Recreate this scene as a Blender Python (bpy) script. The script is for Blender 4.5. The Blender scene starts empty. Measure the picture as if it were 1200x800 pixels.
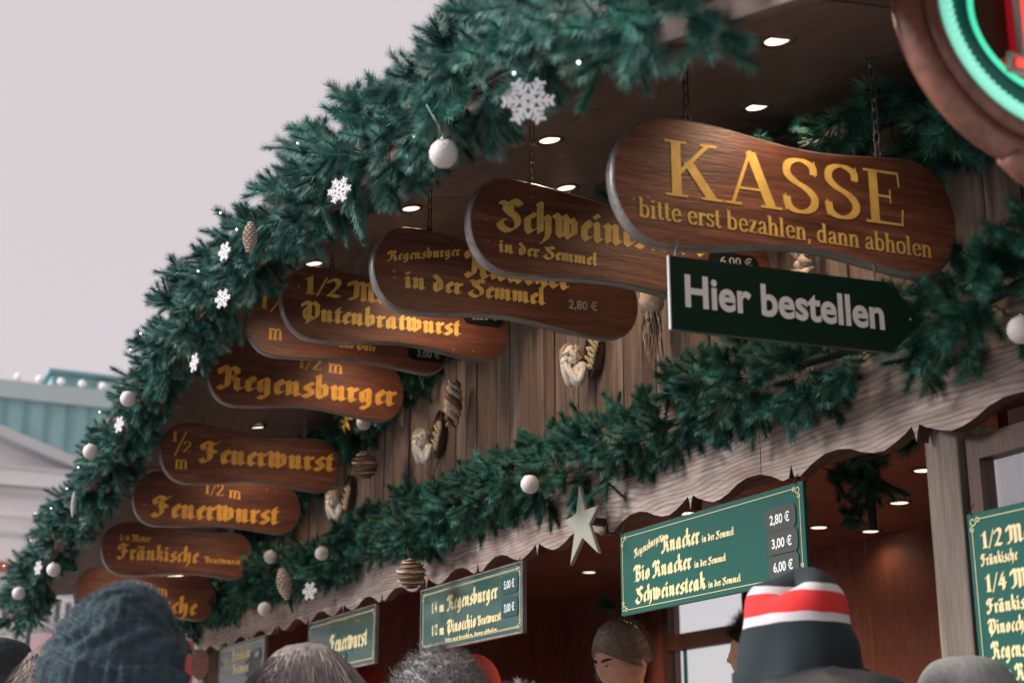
import bpy, bmesh, math, random
import numpy as np
from mathutils import Vector, Matrix, Quaternion, noise
from mathutils.geometry import delaunay_2d_cdt
random.seed(7)
R = math.radians
SC = bpy.context.scene
COL = SC.collection

# ------------------------------------------------------------------ camera, world, sun, exposure
CAM = Vector((0, -2.2, 1.65))
_a, _p = R(26.2), R(16.7)
cd = bpy.data.cameras.new('camera')
cam = bpy.data.objects.new('camera', cd); COL.objects.link(cam)
cam.location = CAM
fwd = Vector((-math.cos(_a) * math.cos(_p), math.sin(_a) * math.cos(_p), math.sin(_p)))
cam.rotation_euler = fwd.to_track_quat('-Z', 'Y').to_euler()
cd.sensor_width = 36; cd.lens = 1768 * 36 / 1200
cd.clip_start = .05; cd.clip_end = 2000
cd.dof.use_dof = True; cd.dof.focus_distance = 4.0; cd.dof.aperture_fstop = 4.0
SC.camera = cam

world = bpy.data.worlds.new('World'); SC.world = world; world.use_nodes = True
nt = world.node_tree; nt.nodes.clear()
sky = nt.nodes.new('ShaderNodeTexSky'); sky.sky_type = 'NISHITA'; sky.sun_disc = False
sky.sun_elevation = R(30); sky.sun_rotation = R(195)
bg1 = nt.nodes.new('ShaderNodeBackground'); bg1.inputs[1].default_value = .1
bg2 = nt.nodes.new('ShaderNodeBackground'); bg2.inputs[0].default_value = (.668, .602, .618, 1); bg2.inputs[1].default_value = .81
mx = nt.nodes.new('ShaderNodeMixShader'); mx.inputs[0].default_value = .94
wo = nt.nodes.new('ShaderNodeOutputWorld')
nt.links.new(sky.outputs[0], bg1.inputs[0]); nt.links.new(bg1.outputs[0], mx.inputs[1])
nt.links.new(bg2.outputs[0], mx.inputs[2]); nt.links.new(mx.outputs[0], wo.inputs[0])

sl = bpy.data.lights.new('sun', 'SUN'); sl.energy = 4.3; sl.angle = R(28); sl.color = (1, .96, .92)
so = bpy.data.objects.new('sun', sl); COL.objects.link(so)
so.rotation_euler = Vector((.26, .80, -.47)).to_track_quat('-Z', 'Y').to_euler()
SC.view_settings.view_transform = 'Standard'; SC.view_settings.look = 'None'
SC.view_settings.exposure = .42; SC.view_settings.gamma = 1

# ------------------------------------------------------------------ materials
def newmat(name):
    m = bpy.data.materials.new(name); m.use_nodes = True
    return m, m.node_tree, m.node_tree.nodes['Principled BSDF']
def N(t, typ, **kw):
    n = t.nodes.new(typ)
    for k, v in kw.items(): setattr(n, k, v)
    return n
def coords(t, scale=(1, 1, 1), rnd=True):
    tc = N(t, 'ShaderNodeTexCoord'); mp = N(t, 'ShaderNodeMapping')
    mp.inputs['Scale'].default_value = scale
    t.links.new(tc.outputs['Object'], mp.inputs['Vector'])
    if rnd:
        oi = N(t, 'ShaderNodeObjectInfo'); mu = N(t, 'ShaderNodeMath', operation='MULTIPLY'); mu.inputs[1].default_value = 37.
        t.links.new(oi.outputs['Random'], mu.inputs[0])
        cb = N(t, 'ShaderNodeCombineXYZ')
        for i in range(3): t.links.new(mu.outputs[0], cb.inputs[i])
        t.links.new(cb.outputs[0], mp.inputs['Location'])
    return mp.outputs['Vector']
def ramp(t, fac, stops, interp='LINEAR'):
    r = N(t, 'ShaderNodeValToRGB'); e = r.color_ramp; e.interpolation = interp
    while len(e.elements) < len(stops): e.elements.new(.5)
    for el, (p, c) in zip(e.elements, stops): el.position = p; el.color = (*c, 1)
    t.links.new(fac, r.inputs[0]); return r.outputs[0]
def noise_n(t, vec, scale, detail=4, rough=.55, dist=0):
    n = N(t, 'ShaderNodeTexNoise'); n.inputs['Scale'].default_value = scale; n.inputs['Detail'].default_value = detail
    n.inputs['Roughness'].default_value = rough; n.inputs['Distortion'].default_value = dist
    t.links.new(vec, n.inputs['Vector']); return n.outputs['Fac']
def bump(t, b, h, strength, dist=.002):
    bn = N(t, 'ShaderNodeBump'); bn.inputs['Strength'].default_value = strength; bn.inputs['Distance'].default_value = dist
    t.links.new(h, bn.inputs['Height']); t.links.new(bn.outputs[0], b.inputs['Normal'])
def mixc(t, fac, a, b, mode='MIX'):
    m = N(t, 'ShaderNodeMix', data_type='RGBA', blend_type=mode)
    if isinstance(fac, float): m.inputs[0].default_value = fac
    else: t.links.new(fac, m.inputs[0])
    for s, v in ((6, a), (7, b)):
        if isinstance(v, tuple): m.inputs[s].default_value = (*v, 1)
        else: t.links.new(v, m.inputs[s])
    return m.outputs[2]
def plain(name, c, rough=.5, metal=0, spec=.5, var=0, vscale=20, bmp=0, bs=60, emit=None, es=1, coat=0):
    m, t, b = newmat(name)
    b.inputs['Base Color'].default_value = (*c, 1); b.inputs['Roughness'].default_value = rough; b.inputs['Metallic'].default_value = metal
    b.inputs['Specular IOR Level'].default_value = spec; b.inputs['Coat Weight'].default_value = coat
    if var or bmp:
        v = coords(t)
        if var:
            n = noise_n(t, v, vscale)
            t.links.new(ramp(t, n, [(.3, tuple(x * (1 - var) for x in c)), (.7, tuple(min(1, x * (1 + var)) for x in c))]), b.inputs['Base Color'])
        if bmp: bump(t, b, noise_n(t, v, bs, 6), bmp)
    if emit: b.inputs['Emission Color'].default_value = (*emit, 1); b.inputs['Emission Strength'].default_value = es
    return m
def wood(name, dark, mid, light, grain=(3, 40, 40), rough=.4, bmp=.3, knots=False, spec=.5, streak=None, coat=0):
    """grain scale is small along the fibre"""
    m, t, b = newmat(name)
    v = coords(t, grain)
    n1 = noise_n(t, v, 1.6, 8, .62, .6)
    c = ramp(t, n1, [(.28, dark), (.5, mid), (.74, light)])
    v2 = coords(t, tuple(g * .25 for g in grain))
    n2 = noise_n(t, v2, 1.2, 3)
    c = mixc(t, ramp(t, n2, [(.35, (0, 0, 0)), (.7, (.75, .75, .75))]), c, streak or dark)
    fine = noise_n(t, coords(t, tuple(g * 3.5 for g in grain)), 2, 5, .7)
    c = mixc(t, .55, c, ramp(t, fine, [(.3, (.25, .25, .25)), (.6, (1, 1, 1))]), 'MULTIPLY')
    h = n1
    if knots:
        vv = coords(t, (3.2, 3.2, 9.)); vo = N(t, 'ShaderNodeTexVoronoi'); vo.inputs['Scale'].default_value = 1.1
        t.links.new(vv, vo.inputs['Vector'])
        k = ramp(t, vo.outputs['Distance'], [(.03, (.2, .2, .2)), (.09, (1.0, 1.0, 1.0)), (.2, (0, 0, 0))])
        c = mixc(t, k, c, knots)
    t.links.new(c, b.inputs['Base Color']); b.inputs['Roughness'].default_value = rough; b.inputs['Specular IOR Level'].default_value = spec
    b.inputs['Coat Weight'].default_value = coat; b.inputs['Coat Roughness'].default_value = .25
    if bmp: bump(t, b, fine, bmp, .003)
    return m
def needles(name, c):
    m, t, b = newmat(name)
    oi = N(t, 'ShaderNodeObjectInfo'); v = coords(t, rnd=False)
    n = noise_n(t, v, 9, 2)
    a = ramp(t, n, [(.35, tuple(x * .7 for x in c)), (.65, tuple(x * 1.3 for x in c))])
    g = ramp(t, oi.outputs['Random'], [(0, (.55, .6, .62)), (1, (1.25, 1.2, 1.2))])
    t.links.new(mixc(t, 1.0, a, g, 'MULTIPLY'), b.inputs['Base Color'])
    b.inputs['Roughness'].default_value = .45; b.inputs['Specular IOR Level'].default_value = .35
    return m
M = {}
M['sign'] = wood('varnished sign wood', (.07, .026, .018), (.22, .082, .052), (.40, .165, .10), (2.2, 34, 26), .42, .5, streak=(.10, .034, .021), coat=.15)
M['sign2'] = wood('redder varnished sign wood', (.08, .030, .021), (.22, .080, .052), (.36, .145, .09), (2.0, 22, 16), .45, .5, streak=(.12, .04, .026), coat=.1)
M['chip'] = plain('worn varnish chip', (.34, .22, .17), .7, var=.3, vscale=80)
M['edge'] = wood('edge with sky sheen', (.12, .105, .10), (.22, .205, .205), (.36, .35, .37), (6, 30, 14), .30, .4, coat=.7)  # sky reflection on the edges is put into the pale grey colour
M['plank'] = wood('weathered wall plank', (.09, .065, .055), (.26, .205, .182), (.46, .395, .365), (22, 22, 1.3), .75, .6, streak=(.13, .078, .055))
M['plank2'] = wood('browner wall plank', (.075, .048, .038), (.21, .145, .115), (.35, .265, .22), (22, 22, 1.3), .75, .6, streak=(.09, .05, .035))
M['fascia'] = wood('weathered fascia board', (.27, .21, .19), (.48, .405, .38), (.72, .655, .63), (1.6, 20, 20), .7, .8, knots=(.62, .60, .62), streak=(.34, .26, .24))
def ring_grain(m, zs=9.):
    t = m.node_tree; b = t.nodes['Principled BSDF']; src = b.inputs['Base Color'].links[0].from_socket
    v = coords(t, (.3, 1, 1)); n = noise_n(t, v, 5., 3, .55)
    sp = N(t, 'ShaderNodeSeparateXYZ'); t.links.new(v, sp.inputs[0])
    a1 = N(t, 'ShaderNodeMath', operation='MULTIPLY_ADD'); t.links.new(n, a1.inputs[0]); a1.inputs[1].default_value = .13; t.links.new(sp.outputs[2], a1.inputs[2])
    a2 = N(t, 'ShaderNodeMath', operation='MULTIPLY'); t.links.new(a1.outputs[0], a2.inputs[0]); a2.inputs[1].default_value = 430
    a3 = N(t, 'ShaderNodeMath', operation='SINE'); t.links.new(a2.outputs[0], a3.inputs[0])
    a4 = N(t, 'ShaderNodeMapRange'); a4.inputs[1].default_value = -1; a4.inputs[2].default_value = 1; t.links.new(a3.outputs[0], a4.inputs[0])
    c = mixc(t, .8, src, ramp(t, a4.outputs[0], [(.0, (.62, .58, .57)), (.6, (1, 1, 1))]), 'MULTIPLY')
    blotch = ramp(t, noise_n(t, coords(t, (2, 5, 6)), 1.6, 3), [(.3, (.74, .66, .62)), (.62, (1, 1, 1))])
    t.links.new(mixc(t, .9, c, blotch, 'MULTIPLY'), b.inputs['Base Color'])
ring_grain(M['fascia'])
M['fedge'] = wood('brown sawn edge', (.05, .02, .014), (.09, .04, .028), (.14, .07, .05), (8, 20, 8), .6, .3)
M['post'] = wood('grey post wood', (.10, .075, .06), (.19, .15, .125), (.29, .245, .215), (24, 24, 1.2), .7, .6)
M['soffit'] = wood('dark stained soffit', (.09, .056, .047), (.15, .10, .087), (.20, .135, .12), (2, 14, 14), .55, .35)
M['inner'] = wood('red brown interior wood', (.15, .052, .038), (.225, .080, .060), (.30, .112, .085), (7, 7, 1.1), .42, .2)
M['innerc'] = wood('red brown ceiling wood', (.16, .05, .034), (.24, .078, .054), (.31, .105, .07), (1.2, 8, 8), .45, .2)
M['frame'] = wood('dark window frame', (.04, .014, .009), (.07, .024, .016), (.1, .036, .024), (14, 14, 2), .5, .3)
M['gold'] = plain('gold paint', (.80, .52, .14), .42, var=.18, vscale=30, spec=.4)
M['gold2'] = plain('orange gold paint', (.88, .44, .09), .45, var=.2, vscale=30, spec=.4)
M['cream'] = plain('cream print', (.66, .58, .33), .35)
M['white'] = plain('white print', (.72, .73, .75), .4)
M['pgrey'] = plain('grey price print', (.42, .42, .42), .4)
M['pill'] = plain('black price plate', (.012, .013, .014), .3)
M['pill2'] = plain('grey green price plate', (.05, .062, .06), .3)
M['pill3'] = plain('teal price plate', (.02, .07, .075), .25)
M['green'] = plain('green enamel', (.012, .085, .070), .24, var=.08, vscale=4, coat=.2); M['greeng'] = plain('glossy green enamel', (.03, .085, .075), .22, var=.08, vscale=4, coat=.8)
M['green2'] = plain('dark green board', (.008, .026, .018), .3, spec=.3)
M['steel'] = plain('galvanised steel', (.33, .32, .32), .35, metal=.8)
M['dsteel'] = plain('dark steel', (.06, .055, .05), .4, metal=.7)
M['brass'] = plain('brassy chain steel', (.40, .24, .13), .35, metal=.8)
M['n1'] = needles('needles bright teal green', (.10, .36, .295)); M['n2'] = needles('needles mid green', (.052, .20, .16)); M['n3'] = needles('needles frosted grey green', (.24, .38, .34)); M['n4'] = needles('needles deep green', (.032, .118, .088))
M['n5'] = needles('needles olive green', (.09, .17, .08))
M['n6'] = needles('needles pale frost', (.36, .47, .43))
M['core'] = plain('garland core', (.012, .03, .022), .8)
M['twig'] = plain('brown twig', (.10, .06, .04), .8, var=.3)
M['ball'] = plain('white bauble', (.58, .555, .55), .55, bmp=.2, bs=200)
M['flake'] = plain('glittered white', (.56, .56, .60), .45, var=.25, vscale=260, bmp=.8, bs=400)
M['star'] = plain('pale painted wood star', (.25, .26, .225), .6, var=.08, vscale=10)
M['cherub'] = plain('ivory plaster', (.92, .89, .86), .5, var=.12, vscale=40)
M['cgold'] = plain('antique gold hair', (.52, .44, .35), .55, var=.3, vscale=80)
M['wing'] = plain('antique gilt wing', (.50, .43, .30), .5, var=.35, vscale=90)
M['wingd'] = plain('dark wing edge', (.06, .035, .025), .6)
M['bstripe'] = plain('brown rattan', (.16, .09, .06), .6, var=.3, vscale=60)
M['yellow'] = plain('gold foil', (.6, .42, .08), .3, metal=.3)
M['lens'] = plain('lamp lens', (.9, .85, .75), .3, emit=(1, .80, .62), es=1.35)
M['lensw'] = plain('interior lamp lens', (.9, .85, .75), .3, emit=(1, .83, .62), es=1.7)
M['led'] = plain('led bulb', (.9, .9, .9), .3, emit=(.85, .95, 1), es=1.6)
M['trim'] = plain('lamp trim ring', (.10, .06, .045), .4, metal=.5)
M['greenneon'] = plain('green light tube', (.3, .8, .6), .3, emit=(.02, .62, .36), es=.9)
M['paleneon'] = plain('pale light tube', (.5, .8, .7), .3, emit=(.16, .62, .46), es=.75)
M['redneon'] = plain('red lit letter face', (.8, .1, .08), .3, emit=(1., .10, .09), es=.75)
M['redback'] = plain('red letter tray', (.35, .01, .02), .4, emit=(.3, .005, .012), es=.5)
M['letterrim'] = plain('pale letter rim', (.6, .5, .48), .4)
M['moulding'] = wood('sign moulding wood', (.15, .055, .04), (.27, .105, .075), (.40, .18, .14), (10, 10, 10), .32, .2, coat=.5)
M['neonboard'] = wood('oval sign board', (.06, .018, .010), (.10, .03, .016), (.13, .042, .024), (14, 3, 20), .5, .2)
M['tealring'] = plain('teal painted ring', (.01, .14, .13), .35)
M['skin'] = plain('skin', (.56, .32, .24), .5, var=.14, vscale=30, bmp=.25, bs=160)
M['hairb'] = plain('brown hair', (.13, .098, .078), .6, var=.4, vscale=120)
M['hairbs'] = plain('grey brown hair', (.13, .10, .085), .6, var=.3, vscale=120)
M['hairg'] = plain('ash blond hair', (.25, .215, .205), .4, var=.35, vscale=90)
M['hairc'] = plain('grey curly hair', (.21, .21, .22), .6, var=.5, vscale=120)
M['hairw'] = plain('white hair', (.50, .47, .47), .6, var=.2, vscale=100)
M['haird'] = plain('dark hair', (.025, .016, .012), .5, var=.3, vscale=100)
M['wool'] = plain('blue grey mohair', (.032, .058, .074), .95, var=.3, vscale=60, bmp=.6, bs=180)
M['fuzz'] = plain('mohair fuzz', (.075, .12, .145), .9)
M['knit'] = plain('charcoal knit', (.018, .030, .036), .95, var=.35, vscale=140, bmp=.8, bs=220)
M['black'] = plain('black fleece', (.014, .024, .030), .95, var=.2, vscale=60, bmp=.4, bs=220)
M['wred'] = plain('red fleece', (.62, .03, .03), .9, bmp=.3, bs=220)
M['wwhite'] = plain('white fleece', (.60, .58, .62), .9, bmp=.3, bs=220)
M['lgrey'] = plain('light grey knit', (.27, .27, .27), .9, var=.15, vscale=90, bmp=.6, bs=240)
M['redcap'] = plain('red cap cloth', (.22, .012, .014), .95, var=.2, vscale=60, bmp=.3, bs=120)
M['jblack'] = plain('shiny black jacket', (.014, .020, .026), .5, bmp=.4, bs=14)
M['jgrey'] = plain('grey coat', (.12, .115, .12), .85, var=.15)
M['jbeige'] = plain('beige jacket', (.48, .36, .25), .8, var=.08)
M['jnavy'] = plain('navy coat', (.03, .045, .07), .8)
M['jred'] = plain('red work shirt', (.35, .02, .02), .8)
M['trous'] = plain('dark trousers', (.03, .033, .04), .85)
M['shoe'] = plain('black shoe', (.02, .02, .02), .5)
M['eye'] = plain('eye white', (.6, .58, .55), .3); M['iris'] = plain('dark iris', (.03, .02, .015), .2)
M['lip'] = plain('lips', (.42, .16, .13), .5)
M['bwhite'] = plain('pale plaster facade', (.95, .92, .93), .8, var=.03, vscale=1)
M['bshade'] = plain('grey moulding and shadow line', (.68, .70, .72), .8, var=.05, vscale=1)
M['copper'] = plain('green copper roof', (.27, .45, .47), .5, var=.12, vscale=.6)
M['copperd'] = plain('dark copper seam', (.17, .34, .36), .5)
M['bglass'] = plain('facade window glass', (.16, .25, .27), .12)
M['bglassp'] = plain('pale glass', (.45, .53, .54), .12)
M['redtent'] = plain('red awning cloth', (.55, .055, .06), .8); M['whitetent'] = plain('white awning cloth', (.72, .72, .74), .8)
M['orange'] = plain('orange brick band', (.50, .16, .09), .8)
M['counter'] = wood('counter boards', (.12, .07, .05), (.22, .15, .11), (.33, .24, .19), (1.5, 20, 20), .6, .4)
def ground_mat():
    m, t, b = newmat('cobbled square')
    v = coords(t, (1, 1, 1), False); vo = N(t, 'ShaderNodeTexVoronoi', feature='DISTANCE_TO_EDGE'); vo.inputs['Scale'].default_value = 8
    t.links.new(v, vo.inputs['Vector'])
    c = ramp(t, vo.outputs['Distance'], [(.02, (.10, .095, .09)), (.08, (.42, .40, .38))])
    t.links.new(mixc(t, .5, c, ramp(t, noise_n(t, v, 3), [(.3, (.5, .5, .5)), (.7, (1, 1, 1))]), 'MULTIPLY'), b.inputs['Base Color'])
    b.inputs['Roughness'].default_value = .8; return m
M['ground'] = ground_mat()
def stripe_mat():
    m, t, b = newmat('striped fleece'); tc = N(t, 'ShaderNodeTexCoord'); sp = N(t, 'ShaderNodeSeparateXYZ'); t.links.new(tc.outputs['Object'], sp.inputs[0])
    nn = noise_n(t, tc.outputs['Object'], 7, 2); ma = N(t, 'ShaderNodeMath', operation='MULTIPLY_ADD'); t.links.new(nn, ma.inputs[0]); ma.inputs[1].default_value = .03; t.links.new(sp.outputs[2], ma.inputs[2])
    mr = N(t, 'ShaderNodeMapRange'); mr.inputs[1].default_value = 1.635; mr.inputs[2].default_value = 1.885; t.links.new(ma.outputs[0], mr.inputs[0])
    bk, w, r = (.014, .024, .030), (.60, .58, .62), (.62, .03, .03); f = lambda z: (z + .015 - 1.635) / .25
    t.links.new(ramp(t, mr.outputs[0], [(0, bk), (f(1.772), w), (f(1.787), r), (f(1.828), w), (f(1.842), bk)], 'CONSTANT'), b.inputs['Base Color'])
    b.inputs['Roughness'].default_value = .95; bump(t, b, noise_n(t, coords(t), 220, 5), .4); return m
M['striped'] = stripe_mat()
def glass_mat():
    m, t, b = newmat('window glass'); b.inputs['Base Color'].default_value = (.9, .95, .95, 1)
    b.inputs['Roughness'].default_value = .02; b.inputs['Transmission Weight'].default_value = 1; b.inputs['IOR'].default_value = 1.02
    return m
M['glass'] = glass_mat()
def coated_glass():
    m, t, b = newmat('reflective shop glass'); b.inputs['Base Color'].default_value = (.85, .85, .87, 1)
    b.inputs['Roughness'].default_value = .03; b.inputs['Metallic'].default_value = 1.0; return m
M['rglass'] = coated_glass()

# ------------------------------------------------------------------ object helpers
def link(name, me, mat=None, parent=None, loc=None, rot=None):
    o = bpy.data.objects.new(name, me); COL.objects.link(o)
    if mat is not None and me is not None:
        for m_ in (mat if isinstance(mat, (list, tuple)) else [mat]):
            if len(me.materials) < (len(mat) if isinstance(mat, (list, tuple)) else 1): me.materials.append(m_)
    if parent: o.parent = parent
    if loc: o.location = loc
    if rot: o.rotation_euler = rot
    return o
def tag(o, label, cat, group=None, kind=None):
    if label: o['label'] = label
    if cat: o['category'] = cat
    if group: o['group'] = group
    if kind: o['kind'] = kind
    return o
def thing(name, label, cat, loc=(0, 0, 0), rot=None, group=None):
    o = bpy.data.objects.new(name, None); COL.objects.link(o); o.location = loc; o.empty_display_size = .05
    if rot: o.rotation_euler = rot
    return tag(o, label, cat, group)
class MB:
    def __init__(s): s.v = []; s.f = []; s.mi = []; s.cur = 0
    def add(s, vs, fs):
        k = len(s.v); s.v += [tuple(x) for x in vs]; s.f += [tuple(i + k for i in f) for f in fs]; s.mi += [s.cur] * len(fs); return s
    def box(s, a, b):
        x0, y0, z0 = a; x1, y1, z1 = b
        return s.add([(x0, y0, z0), (x1, y0, z0), (x1, y1, z0), (x0, y1, z0), (x0, y0, z1), (x1, y0, z1), (x1, y1, z1), (x0, y1, z1)],
              [(0, 3, 2, 1), (4, 5, 6, 7), (0, 1, 5, 4), (1, 2, 6, 5), (2, 3, 7, 6), (3, 0, 4, 7)])
    def tube(s, pts, r, n=8, closed=False, cap=True):
        pts = [Vector(p) for p in pts]; rs = r if isinstance(r, (list, tuple)) else [r] * len(pts)
        L = len(pts); rings = []; up = None
        for i, p in enumerate(pts):
            a = pts[(i - 1) % L] if (i > 0 or closed) else p; b = pts[(i + 1) % L] if (i < L - 1 or closed) else p
            t = (b - a).normalized()
            if up is None: up = t.orthogonal().normalized()
            up = (up - t * up.dot(t)).normalized(); w = t.cross(up)
            rings.append([p + (up * math.cos(2 * math.pi * j / n) + w * math.sin(2 * math.pi * j / n)) * rs[i] for j in range(n)])
        vs = [v for rg in rings for v in rg]; fs = []
        for i in range(L if closed else L - 1):
            for j in range(n):
                fs.append((i * n + j, i * n + (j + 1) % n, ((i + 1) % L) * n + (j + 1) % n, ((i + 1) % L) * n + j))
        if cap and not closed:
            fs.append(tuple(range(n))[::-1]); fs.append(tuple((L - 1) * n + j for j in range(n)))
        return s.add(vs, fs)
    def sphere(s, c, r, nu=16, nv=10, fn=None):
        if not isinstance(r, (tuple, list)): r = (r, r, r)
        vs = []; fs = []
        for i in range(nv + 1):
            th = math.pi * i / nv
            for j in range(nu):
                ph = 2 * math.pi * j / nu
                d = Vector((math.sin(th) * math.cos(ph), math.sin(th) * math.sin(ph), math.cos(th)))
                k = fn(d) if fn else 1
                vs.append((c[0] + d.x * r[0] * k, c[1] + d.y * r[1] * k, c[2] + d.z * r[2] * k))
        for i in range(nv):
            for j in range(nu):
                fs.append((i * nu + j, (i + 1) * nu + j, (i + 1) * nu + (j + 1) % nu, i * nu + (j + 1) % nu))
        return s.add(vs, fs)
    def prism(s, poly, y0, y1):
        """poly in x,z ; extruded y0 (front) -> y1"""
        n = len(poly); vs = [(x, y0, z) for x, z in poly] + [(x, y1, z) for x, z in poly]
        fs = [tuple(range(n)), tuple(range(n, 2 * n))[::-1]] + [(i, i + n, (i + 1) % n + n, (i + 1) % n) for i in range(n)]
        return s.add(vs, fs)
    def mesh(s, name, smooth=False):
        me = bpy.data.meshes.new(name); me.from_pydata(s.v, [], s.f); me.update()
        if any(s.mi): me.polygons.foreach_set('material_index', s.mi)
        if smooth: me.polygons.foreach_set('use_smooth', [True] * len(me.polygons))
        return me
    def build(s, name, mat, parent=None, smooth=False, loc=None, rot=None):
        return link(name, s.mesh(name, smooth), mat, parent, loc, rot)
def bevel(o, w=.004, seg=2):
    md = o.modifiers.new('bevel', 'BEVEL'); md.width = w; md.segments = seg; md.limit_method = 'ANGLE'; return o
def copy_tree(o, parent=None):
    c = o.copy(); COL.objects.link(c)
    if parent: c.parent = parent
    for ch in list(o.children): copy_tree(ch, c)
    return c

# ------------------------------------------------------------------ broad-nib lettering
def smooth_pts(p, k=5):
    if len(p) < 3: return p
    out = []
    q = [p[0]] + list(p) + [p[-1]]
    for i in range(1, len(q) - 2):
        for j in range(k):
            t = j / k; a, b, c, d = [np.array(z, float) for z in q[i - 1:i + 3]]
            out.append(tuple(.5 * ((2 * b) + (-a + c) * t + (2 * a - 5 * b + 4 * c - d) * t * t + (-a + 3 * b - 3 * c + d) * t ** 3)))
    out.append(p[-1]); return out
def hull(pts):
    pts = sorted(set((round(x, 5), round(y, 5)) for x, y in pts))
    def half(ps):
        h = []
        for p in ps:
            while len(h) > 1 and (h[-1][0] - h[-2][0]) * (p[1] - h[-2][1]) - (h[-1][1] - h[-2][1]) * (p[0] - h[-2][0]) <= 1e-9: h.pop()
            h.append(p)
        return h
    a, b = half(pts), half(pts[::-1]); return a[:-1] + b[:-1]
def pen(strokes, ang, hw, ht):
    V = []; F = []
    for st in strokes:
        sm = st[0] == 'c'; pts = smooth_pts(st[1]) if sm else list(st[1]); k = st[2] if len(st) > 2 else 1
        a = R(st[3] if len(st) > 3 else ang)
        ux, uy = math.cos(a) * hw * k, math.sin(a) * hw * k; wx, wy = -math.sin(a) * ht, math.cos(a) * ht
        nib = [(ux + wx, uy + wy), (ux - wx, uy - wy), (-ux + wx, -uy + wy), (-ux - wx, -uy - wy)]
        if len(pts) == 1: pts = pts * 2
        for p, q in zip(pts[:-1], pts[1:]):
            h = hull([(p[0] + x, p[1] + y) for x, y in nib] + [(q[0] + x, q[1] + y) for x, y in nib])
            if len(h) < 3: continue
            F.append(list(range(len(V), len(V) + len(h)))); V += [Vector(x) for x in h]
    r = delaunay_2d_cdt(V, [], F, 0, 1e-4)
    return [(v.x, v.y) for v in r[0]], [tuple(f) for f, of in zip(r[2], r[5]) if len(of)]
dot = lambda x, y: ('l', [(x - .05, y + .05), (x + .05, y - .05)])
def minim(x, foot=True, top=.85, head=True):
    p = ([(x - .10, top + .08)] if head else []) + [(x, top), (x, .17)] + ([(x + .11, .05), (x + .18, .12)] if foot else [(x + .04, .08)])
    return ('l', p)
arch = lambda x: ('l', [(x + .04, .66), (x + .24, .94), (x + .35, .84)])
tall = lambda x, b=.17: ('l', [(x - .06, 1.55), (x + .02, 1.5), (x, 1.3), (x, b)])
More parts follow.
